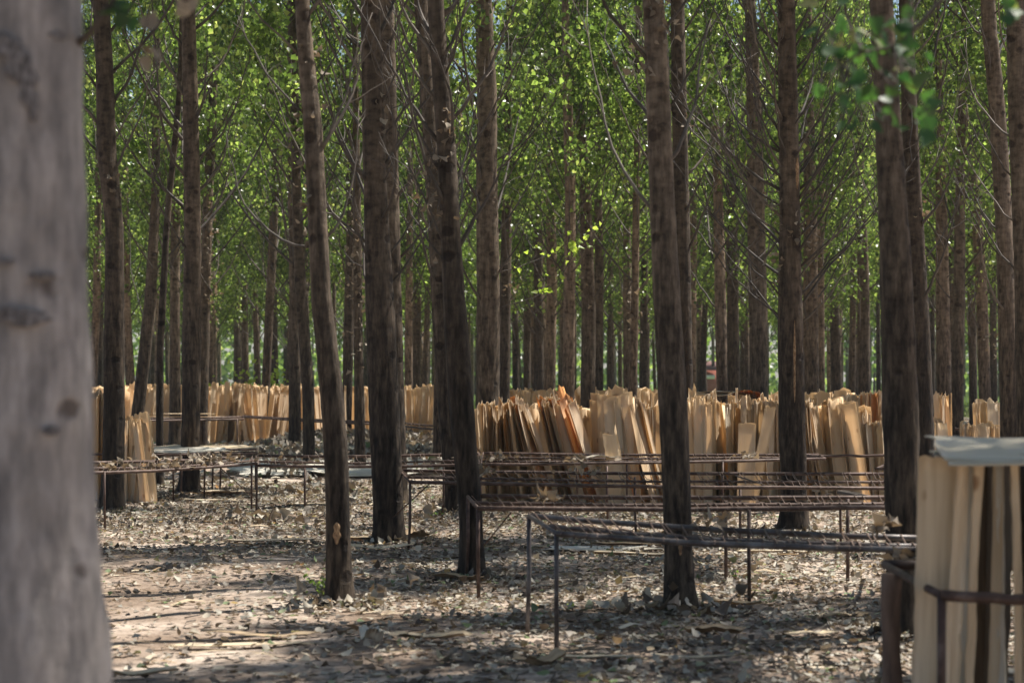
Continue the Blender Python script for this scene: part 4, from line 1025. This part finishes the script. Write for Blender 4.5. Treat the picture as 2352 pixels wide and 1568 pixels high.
# ------------------------------------------------------------------ drying racks
def rack(label, NL, NR, FL, FR, legs, mids=1, material='steel', rr=0.012, step=0.075, sag=0.03, brace=(), wires=True, name='drying_rack', wr=0.0039, ends=(True, True), legr=None, skew=0.065, nsag=8):
    """NL,NR,FL,FR: 3-D corners (near-left...). legs: list of (corner-ish 3-D top point)"""
    NL, NR, FL, FR = [np.asarray(p, float) for p in (NL, NR, FL, FR)]
    o = np.array([(NL[0] + NR[0]) / 2, (NL[1] + NR[1]) / 2, 0.0])
    e = empty(name, o, label, 'drying rack', 'rusty wire drying racks')
    r = np.random.RandomState(int(abs(NL[0] * 100 + NL[1] * 10)))
    rails = []
    for k in range(mids + 2):
        f = k / (mids + 1)
        a, b = NL + (FL - NL) * f, NR + (FR - NR) * f
        t = np.linspace(0, 1, nsag + 1)
        pts = a + (b - a) * t[:, None]; pts[:, 2] -= sag * np.sin(t * np.pi) * (1.3 if 0 < f < 1 else 1) + (0.012 if 0 < f < 1 else 0)
        pts[1:-1] += r.normal(size=(nsag - 1, 3)) * 0.0025
        rails.append(pts)
        mb = MB(); mb.tube(pts - o, rr * (1.35 if f in (0, 1) else 1.0), 7); mb.build('rail', M[material], e, smooth=True)
    for k, (a, b) in enumerate(((NL, FL), (NR, FR))):
        if ends[k]:
            mb = MB(); mb.tube(np.array([a, (a + b) / 2, b]) - o, rr, 7); mb.build('end_bar', M[material], e, smooth=True)
    lr = legr or rr * 1.05
    for p in legs:
        p = np.asarray(p, float); g = float(gz(p[0], p[1]))
        mb = MB(); mb.tube(np.array([(p[0] + r.uniform(-.015, .015), p[1] + r.uniform(-.02, .02), g - 0.06), (p[0], p[1], p[2] * 0.5), (p[0], p[1], p[2])]) - o, lr, 7)
        mb.build('leg', M[material], e, smooth=True)
    for a, b in brace:
        mb = MB(); mb.tube(np.array([a, (np.array(a) + np.array(b)) / 2, b]) - o, 0.006, 5); mb.build('brace', M[material], e)
    if wires:
        mb = MB(); L = np.linalg.norm(NR - NL); n = int(L / step)
        for i in range(n):
            f = (i + 0.5 + r.uniform(-0.2, 0.2)) / n
            def at(k, f_):
                q = np.clip(f_, 0, 0.9999) * nsag; a = int(q); return rails[k][a] + (rails[k][a + 1] - rails[k][a]) * (q - a)
            pts = []
            nr = len(rails)
            sk = skew * r.uniform(0.6, 1.4) / L
            pts.append(at(0, f) + (0, -rr * 0.6, -rr * 1.3)); pts.append(at(0, f) + (0, -rr * 1.3, 0)); pts.append(at(0, f) + (0, 0, rr * 1.25))
            for k in range(1, nr):
                a, b = at(k - 1, f - sk * (k - 1)), at(k, f - sk * k)
                pts.append((a + b) / 2 + (r.normal() * 0.005, 0, -0.012 * r.uniform(0.2, 1.8)))
                pts.append(b + (0, 0, rr * 1.2))
            pts.append(at(nr - 1, f - sk * (nr - 1)) + (0, rr * 1.3, 0)); pts.append(at(nr - 1, f - sk * (nr - 1)) + (0, rr * 0.5, -rr * 1.3))
            mb.tube(np.array(pts) - o, wr, 4, cap=False)
            for k in range(nr):   # tie wound round the rail
                c = at(k, f - sk * k); q_ = np.linspace(0, 2 * np.pi, 7)
                mb.tube(np.stack([c[0] + 0.004 * np.sin(q_ / 2), c[1] + np.cos(q_) * rr * 1.15, c[2] + np.sin(q_) * rr * 1.15], 1) - o, wr * 1.1, 3, cap=False)
        mb.build('wire_weave', M['wire'], e)
    return e

# nearest rack, right
rack('nearest grey metal rack, running right across open litter to the near veneer bundle',
     P(1278, 1225, 11.5), P(2140, 1262, 10.6), P(1215, 1184, 12.0), P(2140, 1236, 11.4), [P(1278, 1225, 11.5), P(1215, 1184, 12.0)], 1, 'steel_grey', 0.0135, 0.070, 0.02, skew=0.05, wr=0.006)
# second rack, its corner in front of the leaning centre trunk
rack('rusty rack whose left corner stands in front of the leaning centre trunk, second nearest',
     P(1098, 1167, 14.2), P(2060, 1165, 14.0), P(1073, 1138, 15.5), P(2060, 1142, 15.4), [P(1098, 1167, 14.2), P(1075, 1139, 15.4), P(1720, 1170, 13.9), P(1667, 1148, 15.2), P(1947, 1145, 15.2)],
     1, 'steel', 0.0135, 0.072, 0.01, brace=[(P(1174, 1176, 14.3), P(1112, 1252, 14.5))])
# third rack
rack('long rusty rack third from the front, its left corner beside the blackish trunk',
     P(942, 1107, 18.1), P(2060, 1121, 18.0), P(918, 1080, 19.5), P(2060, 1088, 19.8), [P(942, 1107, 18.1), P(918, 1080, 19.5), P(1700, 1118, 18.2), P(1458, 1095, 19.8), P(1930, 1115, 18.2)],
     1, 'steel', 0.0125, 0.072, 0.012, brace=[(P(985, 1112, 18.2), P(900, 1190, 19))])
# fourth racks in the line with the veneer row
rack('rusty rack behind the curved and blackish trunks, right of the left rack corner',
     P(592, 1069, 22.1), P(1100, 1066, 21.8), P(592, 1046, 23.9), P(1100, 1041, 23.6), [P(700, 1068, 22.1), P(1019, 1066, 22.8), P(1050, 1050, 23)], 1, 'steel', 0.0125, 0.10, 0.02)
rack('rusty rack directly in front of the central veneer row, ending beyond the bushy branched trunk',
     P(1104, 1066, 21.6), P(1896, 1053, 22.3), P(1110, 1040, 23.8), P(1880, 1044, 23.8), [P(1104, 1066, 21.6), P(1394, 1070, 21.7), P(1325, 1050, 23.6), P(1660, 1060, 22.0), P(1440, 1050, 23.6)], 2, 'steel', 0.012, 0.085, 0.012,
     brace=[(P(1105, 1040, 23.6), P(1088, 1020, 23.4))])
# left rack
rack('rusty rack at left running towards the huge foreground trunk, dry leaves lying on it',
     P(190, 1085, 20.0), P(590, 1064, 22.1), P(190, 1062, 21.5), P(588, 1046, 23.7), [P(590, 1064, 22.1), P(578, 1048, 23.5), P(240, 1082, 20.2)], 1, 'steel', 0.0125, 0.072, 0.02,
     brace=[(P(500, 1068, 21.8), P(590, 1150, 22.2))], skew=-0.05)
rack('dark rack behind the left one, carrying flat veneer sheets',
     P(190, 1043, 25.0), P(590, 1041, 26.0), P(190, 1035, 26.4), P(590, 1031, 28), [P(398, 1043, 25.6), P(417, 1038, 26.6), P(470, 1040, 25.8), P(489, 1036, 27), P(507, 1036, 27.2), P(587, 1036, 27)], 1, 'steel', 0.012, 0.14, 0.01)
rack('thin far rack bar in front of the golden veneer rows at left', P(295, 966, 41), P(560, 962, 42.5), P(300, 961, 43), P(556, 957, 44.5),
     [P(545, 962, 42.3), P(300, 966, 41.2), P(470, 962, 42)], 0, 'steel', 0.016, 0.25, 0.01)
rack('thin far rack bar running from the left rack post towards the blackish trunk', P(556, 957, 43.5), P(860, 974, 41), P(560, 955, 45), P(860, 969, 42.5),
     [P(700, 968, 42), P(850, 974, 41)], 0, 'steel', 0.016, 0.25, 0.01)
rack('far double rack bar just right of the blackish trunk', P(925, 978, 40), P(1030, 988, 38), P(925, 971, 42), P(1030, 980, 40), [P(1025, 988, 38.1)], 0, 'steel', 0.015, 0.2, 0.01)
rack('rack bar in front of the fanned sheets between the bushy branched and thick right trunks', P(1835, 1047, 23.6), P(2060, 1046, 23.4), P(1835, 1042, 25.6), P(2060, 1042, 25.4),
     [P(1848, 1047, 23.6), P(2055, 1046, 23.4)], 0, 'steel', 0.012, 0.3, 0.0)
rack('small rack end poking out left of the thick right trunk', P(2012, 1076, 20.3), P(2200, 1074, 20), P(2030, 1068, 21.4), P(2200, 1066, 21.4), [P(2190, 1075, 20), P(2110, 1068, 21.3)], 1, 'steel', 0.011, 0.09, 0.005)
rack('far rack bar above the low veneer row near the right edge', P(2195, 985, 35), P(2300, 984, 35), P(2195, 980, 36.5), P(2300, 979, 36.5), [P(2210, 985, 35), P(2298, 984, 35)], 0, 'steel', 0.014, 0.3, 0.0)
# rack holding the near bundle
e = rack('thick rusty frame bent round the big near veneer bundle, with a brown wooden post', P(2160, 1366, 7.8), P(2480, 1382, 7.7), P(2030, 1296, 8.9), P(2480, 1300, 9.3), [P(2162, 1366, 7.8)], 0, 'steel', 0.017, 1, 0.0, wires=False, ends=(True, False), legr=0.018)
mb = MB(); z_ = np.linspace(-0.06, 0.71, 9); o_ = np.array(e.location)
mb.tube(np.stack([wx(2048, 8.6) + 0.006 * np.sin(z_ * 9) - o_[0], 8.6 + 0 * z_ - o_[1], z_], 1), 0.044 + 0.003 * np.sin(z_ * 11), 14, bump=bark_bump(5)); mb.build('post', M['post'], e, smooth=True)

# ------------------------------------------------------------------ flat sheets and scraps
def zt(py, d): return wz(py, d)
veneer_flat(425, 0, 1.05, 0.6, 0.05, 'flat grey white veneer sheet lying lowest on the dark left rack', 'veneer_grey', 0.02, 1, z=zt(1038, 26), d=26, tilt=0.08)
veneer_flat(470, 0, 1.15, 0.55, -0.08, 'flat cream veneer sheet with a torn edge lying on top on the dark left rack', 'veneer', 0.02, 2, z=zt(1030, 27), d=27, tilt=0.06)
veneer_flat(418, 0, 1.35, 0.5, 0.0, 'flat veneer sheet on the far rack in front of the golden rows, upper one', 'veneer', 0.015, 3, z=zt(951, 43), d=43)
veneer_flat(425, 0, 1.4, 0.55, 0.03, 'flat orange edged veneer sheet on the far rack, lower one', 'veneer_gold', 0.015, 4, z=zt(958, 42.6), d=42.6)
veneer_flat(1375, 0, 0.42, 0.22, 0.15, 'curled grey veneer scrap draped over the rack in front of the central row', 'veneer_grey', 0.08, 5, z=zt(1052, 22.6), d=22.6)
big = [(650, 1088, 1.5, 1.3, 0.2, 'large whitish veneer sheet on the ground behind the left rack corner', 'veneer_grey', .05),
       (840, 1092, 1.9, 1.2, -0.05, 'large whitish veneer sheet on the ground between the curved and blackish trunks', 'veneer_grey', .04),
       (965, 1086, 1.3, 1.2, 0.1, 'large whitish veneer sheet on the ground just right of the blackish trunk', 'veneer_grey', .05),
       (985, 1048, 1.0, 0.5, 0.3, 'orange tinted curled sheet on the ground behind the blackish trunk', 'veneer_tan', .1),
       (530, 1152, 1.2, 0.12, -0.15, 'long narrow veneer strip on the litter in front of the left rack leg', 'veneer', .04),
       (645, 1162, 1.4, 0.2, 0.1, 'pale veneer strip lying right of the left rack leg', 'veneer', .03),
       (520, 1138, 0.7, 0.25, 0.5, 'curled veneer piece beneath the left rack', 'veneer', .06),
       (625, 1245, 0.9, 0.2, 0.25, 'split veneer strip on the shaded soil left of the curved trunk', 'veneer', .03),
       (880, 1241, 0.75, 0.16, -0.2, 'long pale strip at the foot of the blackish trunk', 'veneer', .05),
       (858, 1262, 0.75, 0.28, 0.15, 'ragged broad veneer scrap left of the third rack leg', 'veneer', .05),
       (960, 1240, 0.42, 0.22, -0.9, 'curled brown veneer scrap standing beside the third rack leg', 'veneer_tan', .08),
       (1380, 1270, 1.0, 0.45, 0.05, 'bright white sunlit veneer piece on the ground left of the big upright trunk', 'veneer_grey', .03),
       (1470, 1280, 0.9, 0.12, -0.12, 'thin bright strip on the litter beside the big upright trunk', 'veneer', .03),
       (1440, 1262, 0.6, 0.14, -0.35, 'tan strip behind the big upright trunk foot, above the white piece', 'veneer_tan', .03),
       (1260, 1500, 0.52, 0.16, 0.02, 'dark brown curled bark like strip below the nearest rack legs', 'bark_strip_and_gap_shade', .02),
       (1245, 1540, 0.35, 0.12, 0.7, 'tan splintered strip at the bottom edge below the nearest rack', 'veneer_tan', .05),
       (1380, 1520, 0.45, 0.06, -0.1, 'thin pale strip lying near the bottom edge right of centre', 'veneer', .02),
       (1590, 1525, 0.42, 0.05, -0.1, 'thin pale strip near the bottom edge below the big upright trunk', 'veneer', .02),
       (1935, 1420, 0.34, 0.10, 0.5, 'curved golden veneer scrap sticking up at right on the litter', 'veneer_tan', .08),
       (1690, 1383, 0.36, 0.08, -0.4, 'pale scrap by the foot of the rack leg right of the big upright trunk', 'veneer', .03),
       (1860, 1455, 0.3, 0.12, 0.3, 'broad pale scrap on the litter left of the near bundle', 'veneer', .05),
       (1640, 1462, 0.35, 0.16, -0.1, 'large torn tan scrap on the litter below the big upright trunk', 'veneer_tan', .06),
       (1810, 1272, 0.8, 0.1, 0.02, 'pale strip on the litter below the bushy branched trunk', 'veneer', .02),
       (600, 1462, 0.7, 0.11, -0.1, 'long curled strip on the bare soil at lower left', 'veneer_tan', .04),
       (560, 1480, 0.75, 0.13, 0.12, 'broad pale strip half buried in the bare soil at lower left', 'veneer', .015),
       (330, 1552, 0.35, 0.1, 0.4, 'pale scrap at the bottom beside the huge foreground trunk', 'veneer', .03),
       (990, 1475, 0.4, 0.14, 0.1, 'pale sunlit scrap on the soil below the centre', 'veneer', .03),
       (855, 1490, 0.14, 0.11, 0.6, 'crumpled grey scrap on the soil right of the curved trunk', 'veneer_grey', .10),
       (1050, 1335, 0.35, 0.1, -0.4, 'brown curled strip at the foot of the leaning centre trunk', 'veneer_tan', .07),
       (1040, 1282, 0.5, 0.03, 0.2, 'narrow brown strip on the soil left of the leaning centre trunk', 'bark_strip_and_gap_shade', .03)]
for i, (px, py, L, W, a, lb, mt_, lf) in enumerate(big): veneer_flat(px, py, L, W, a, lb, mt_, lf, 20 + i, tilt=0.17 if i < 4 else 0.0)
for i, (px, L, W, a, yt) in enumerate(((1612, .8, .5, .2, 908), (1640, .7, .5, -.3, 903), (1655, .9, .5, .1, 910))):
    veneer_flat(px, 0, L, W, a, 'pale flat sheet heaped on top of the far stack, %s' % ('leftmost', 'middle and highest', 'rightmost')[i], 'veneer', 0.06, 70 + i, z=zt(yt, 33), d=33)
# wavy brown pile
def pile():
    d = 33; x = wx(1712, d)
    e = empty('veneer_pile', (x, d, 0), 'dark golden pile of wavy sheets beside the ribbed brown trunk, above the veneer row', 'veneer pile')
    for i in range(14):
        r = np.random.RandomState(i + 900); nu, nv = 16, 5
        U, Vv = np.meshgrid(np.linspace(-0.5, 0.5, nu), np.linspace(-0.5, 0.5, nv))
        L = 0.56 * (1 - abs(i - 9) * 0.012) * (1 - 0.05 * max(0, i - 9))
        z = 0.96 + i * 0.03
        A = np.stack([U * L + r.normal() * 0.012, Vv * 0.6, z + 0.014 * np.sin(U * 19 + 0.6 * np.sin(i)) - 0.05 * (U * 2) ** 2 * (i / 14)], -1).reshape(-1, 3)
        solid_sheet(A, nu, nv, np.stack([Vv, U], -1).reshape(-1, 2), M['veneer_brown'], 'wavy_sheet', (0, 0, 0), np.array([0, 0, 0.008]), parent=e)
    mb = MB()
    for sx in (-0.26, 0.26):
        for sy in (-0.25, 0.25): mb = MB(); mb.tube([(sx, sy, -0.05), (sx, sy, 0.95)], 0.02, 6); mb.build('leg', M['steel'], e)
pile()

# dry leaves lying on racks, small weeds, shrub, fallen sticks
def clump(px, py, d, n, sp, label, lm='leaf_dry', size=0.08, name='dry_leaf_clump', cat='dry leaves', flat=0.2):
    n = max(n, 16); r = np.random.RandomState(int(px + py)); o = P(px, py, d)
    C = r.normal(size=(n, 3)) * np.array(sp); C[:, 2] = np.abs(C[:, 2])
    V, T = round_leaves(C, size * r.uniform(0.6, 1.3, n), r, flat, 0.9); mb = MB(); mb.add(V, None, T, 0)
    tag(mb.build(name, M[lm], loc=tuple(o)), label, cat)
clump(475, 1058, 22.3, 60, (.28, .12, .02), 'heap of pale dry leaves lying on the left rack near its right end')
clump(255, 1072, 20.8, 14, (.10, .08, .03), 'dry leaves caught on the left rack in front of the dark left trunk')
clump(380, 1072, 21.3, 14, (.2, .1, .02), 'few dry leaves on the middle of the left rack')
clump(1085, 1056, 22.5, 12, (.1, .1, .02), 'dry leaves on the rack just left of the leaning centre trunk')
clump(1115, 1090, 18.9, 14, (.06, .08, .06), 'dry leaves hanging on the third rack beside the leaning centre trunk')
clump(1150, 1052, 22.4, 14, (.15, .1, .02), 'dry leaves on the rack at the left end of the central row')
clump(1345, 1085, 19.0, 16, (.12, .08, .02), 'dry leaves on the third rack below the middle of the central row')
clump(1325, 1060, 22.4, 16, (.12, .08, .03), 'grey leaves on the rack in front of the central row')
clump(1260, 1145, 14.6, 6, (.04, .06, .01), 'small withered leaf on the second nearest rack')
clump(1640, 1196, 11.6, 10, (.09, .1, .01), 'blurred dry leaves on the nearest rack right of the big upright trunk')
clump(2040, 1215, 11.2, 6, (.04, .05, .03), 'blurred dry leaf standing on the nearest rack near its right end')
clump(1720, 1052, 22.6, 10, (.06, .08, .03), 'silver grey leaves on the rack end left of the bushy branched trunk')
clump(1893, 1140, 19, 8, (.05, .05, .05), 'dry leaves caught on the third rack right of the bushy branched trunk')
clump(2085, 1290, 10.6, 8, (.05, .05, .03), 'blurred grey leaves under the nearest rack by the thick right trunk', size=0.09)
for i, (px, py, n) in enumerate(((690, 1140, 60), (750, 1120, 50), (1000, 1195, 40), (860, 1150, 40), (640, 1200, 50), (830, 1395, 30), (1560, 1405, 40))):
    d = F * EYE / (py - HZ)
    clump(px, py + 2, d, n, (.3, .2, .08), ('heap of grey withered leaves between the left rack corner and the curved trunk', 'heap of withered leaves left behind the curved trunk', 'low heap of withered leaves under the third rack',
        'grey leaf heap left of the blackish trunk', 'low leaf heap right of the left rack leg', 'leaves gathered right of the curved trunk foot', 'leaves gathered around the foot of the big upright trunk')[i], 'litter', 0.10)
def weed(px, py, label, h=0.35, n=26, d=None, lm='leaf', size=0.05, name='weed', spread=1.0):
    d = d or F * EYE / (py - HZ); x = wx(px, d); r = np.random.RandomState(int(px * 3 + py))
    e = empty(name, (x, d, float(gz(x, d))), label, 'plant')
    mb = MB(); C = []
    for k in range(5):
        p = bough_path((0, 0, 0), r.uniform(0, 6.28), h * r.uniform(.6, 1.1), 15 * spread, 40 * spread, 4, r, 0.2)
        mb.tube(p, np.linspace(0.004, 0.0015, 5), 4, cap=False)
        m_ = n // 5; q_ = r.uniform(1, 3.99, m_); a = q_.astype(int); C.append(p[a] + (p[a + 1] - p[a]) * (q_ - a)[:, None] + r.normal(size=(m_, 3)) * h * 0.12)
    mb.build('stem', M['twig'], e)
    C = np.vstack(C); C[:, 2] = np.abs(C[:, 2]); V, T = round_leaves(C, size * r.uniform(.6, 1.2, len(C)), r, 0, .2); mb = MB(); mb.add(V, None, T, 0); mb.build('foliage', M[lm], e)
weed(735, 1385, 'small green weed at the left foot of the curved trunk', 0.22, 55, size=0.035)
weed(1000, 1190, 'low green weed beneath the third rack', 0.12, 40, size=0.04, spread=2)
weed(1690, 1330, 'tiny weed on the litter below the second nearest rack', 0.08, 15, size=0.03)
weed(1315, 1400, 'tiny green sprout right of the nearest rack legs', 0.07, 12, size=0.03)
weed(568, 890, 'bright green shrub glowing above the golden veneer at left', 2.0, 420, d=58, lm='leaf_bright', size=0.13, name='shrub')
weed(530, 1120, 'tiny sprouting weed beneath the left rack', 0.08, 14, size=0.04)
def stick(pts, r0, label, mt_='dry_twig', name='fallen_branch'):
    pts = np.array(pts); o = pts[0].copy(); mb = MB(); mb.tube(pts - o, np.linspace(r0, r0 * .4, len(pts)), 6)
    tag(mb.build(name, M[mt_], loc=tuple(o)), label, 'branch')
def G_(px, py, up=0.02):
    d = F * EYE / (py - HZ); x = wx(px, d); return (x, d, float(gz(x, d)) + up)
stick([G_(600, 1168), G_(700, 1165, .04), G_(790, 1158), G_(850, 1152)], 0.014, 'long thin fallen branch lying between the left rack leg and the curved trunk')
stick([G_(1580, 1398), G_(1650, 1392), G_(1690, 1370, .04), G_(1705, 1358, .05)], 0.009, 'curved fallen twig at the right foot of the big upright trunk', 'twig')
stick([G_(808, 1355, .06), G_(830, 1375, .03), G_(860, 1400)], 0.006, 'pale forked twig right of the curved trunk foot')
stick([P(1925, 1130, 17.4), P(1990, 1142, 17.2), P(2070, 1152, 17)], 0.022, 'grey green branch resting on the rack left of the thick right trunk', 'twig')
stick([P(1935, 1128, 17.8), P(2000, 1140, 17.6), P(2070, 1143, 17.4)], 0.016, 'second darker branch lying behind the grey green one on the rack', 'twig')
stick([P(1690, 1092, 18.6), P(1740, 1108, 18.4), P(1775, 1120, 18.2)], 0.008, 'dry stick lying across the third rack left of the bushy branched trunk')
# pale scar of exposed wood low on the curved trunk and torn strip on the bushy one
def scar(t, px, py, hw, hh, seed):
    d = t['d']; zc = wz(py, d); r = np.random.RandomState(seed); mb = MB()
    nu, nv = 9, 13; U, Vv = np.meshgrid(np.linspace(-1, 1, nu), np.linspace(-1, 1, nv))
    wv = np.sqrt(np.clip(1 - Vv ** 2, 0.02, 1)) * (1 + 0.25 * np.sin(Vv * 7 + seed)); z = zc + Vv * hh
    xc = np.interp(z, t['z'], t['x']) - t['base'][0]; rr = np.interp(z, t['z'], t['r']) * 1.06 + 0.001
    th = np.clip(((px - 1176) / F * d - t['base'][0] - xc) / rr + U * wv * hw / rr, -0.95, 0.95)
    ang = np.arcsin(th); rr2 = rr * (1.0 + 0.05 * (1 - np.abs(U)) * r.uniform(0.2, 1, U.shape)) - 0.006 * (np.abs(U) > 0.9)
    A = np.stack([xc + np.sin(ang) * rr2, -np.cos(ang) * rr2, z], -1).reshape(-1, 3)
    i = np.arange(nv - 1)[:, None] * nu + np.arange(nu - 1)[None, :]; Q = np.stack([i, i + 1, i + nu + 1, i + nu], -1).reshape(-1, 4)
    mb.add(A, Q); mb.build('bark_scar', M['heartwood'], t['e'], smooth=True)
scar(T11, 776, 1222, 0.026, 0.075, 3)
scar(T24, 1829, 400, 0.018, 0.16, 5)
scar(T24, 1821, 830, 0.012, 0.42, 6)
scar(T19, 1560, 1255, 0.012, 0.05, 7)

M['scar'] = simple('dark_scar', [(0.38, (0.07, 0.062, 0.06)), (0.62, (0.24, 0.22, 0.215))], 40, 0.9, 0, 0.6, 'Object', (3, 3, 1))
_h = M['heartwood']; M['heartwood'] = M['scar']
for i, (px, py, hw, hh) in enumerate(((45, 130, .035, .03), (75, 165, .03, .05), (100, 210, .022, .06), (112, 265, .012, .035), (95, 735, .055, .022), (60, 720, .03, .012), (130, 640, .03, .008), (35, 610, .04, .010), (150, 985, .02, .012), (160, 100, .02, .012))):
    scar(T1, px, py, hw, hh, 30 + i)
M['heartwood'] = _h

def haze():
    m, n = mat('haze')
    v = n.nodes.new('ShaderNodeVolumePrincipled'); v.inputs['Density'].default_value = 0.00035
    v.inputs['Color'].default_value = (0.86, 0.92, 1.0, 1)
    o = n.nodes.new('ShaderNodeOutputMaterial'); n.links.new(v.outputs[0], o.inputs['Volume'])
    V = [(u, w_, z) for u in (-900, 900) for w_ in (-900, 900) for z in (-1.5, 30)]
    tag(mk('haze', V, np.array([(0, 1, 3, 2), (4, 6, 7, 5), (0, 4, 5, 1), (2, 3, 7, 6), (0, 2, 6, 4), (1, 5, 7, 3)]), m), 'faint blue haze between the far trunks', 'haze', kind='stuff')
haze()
S.cycles.volume_bounces = 0
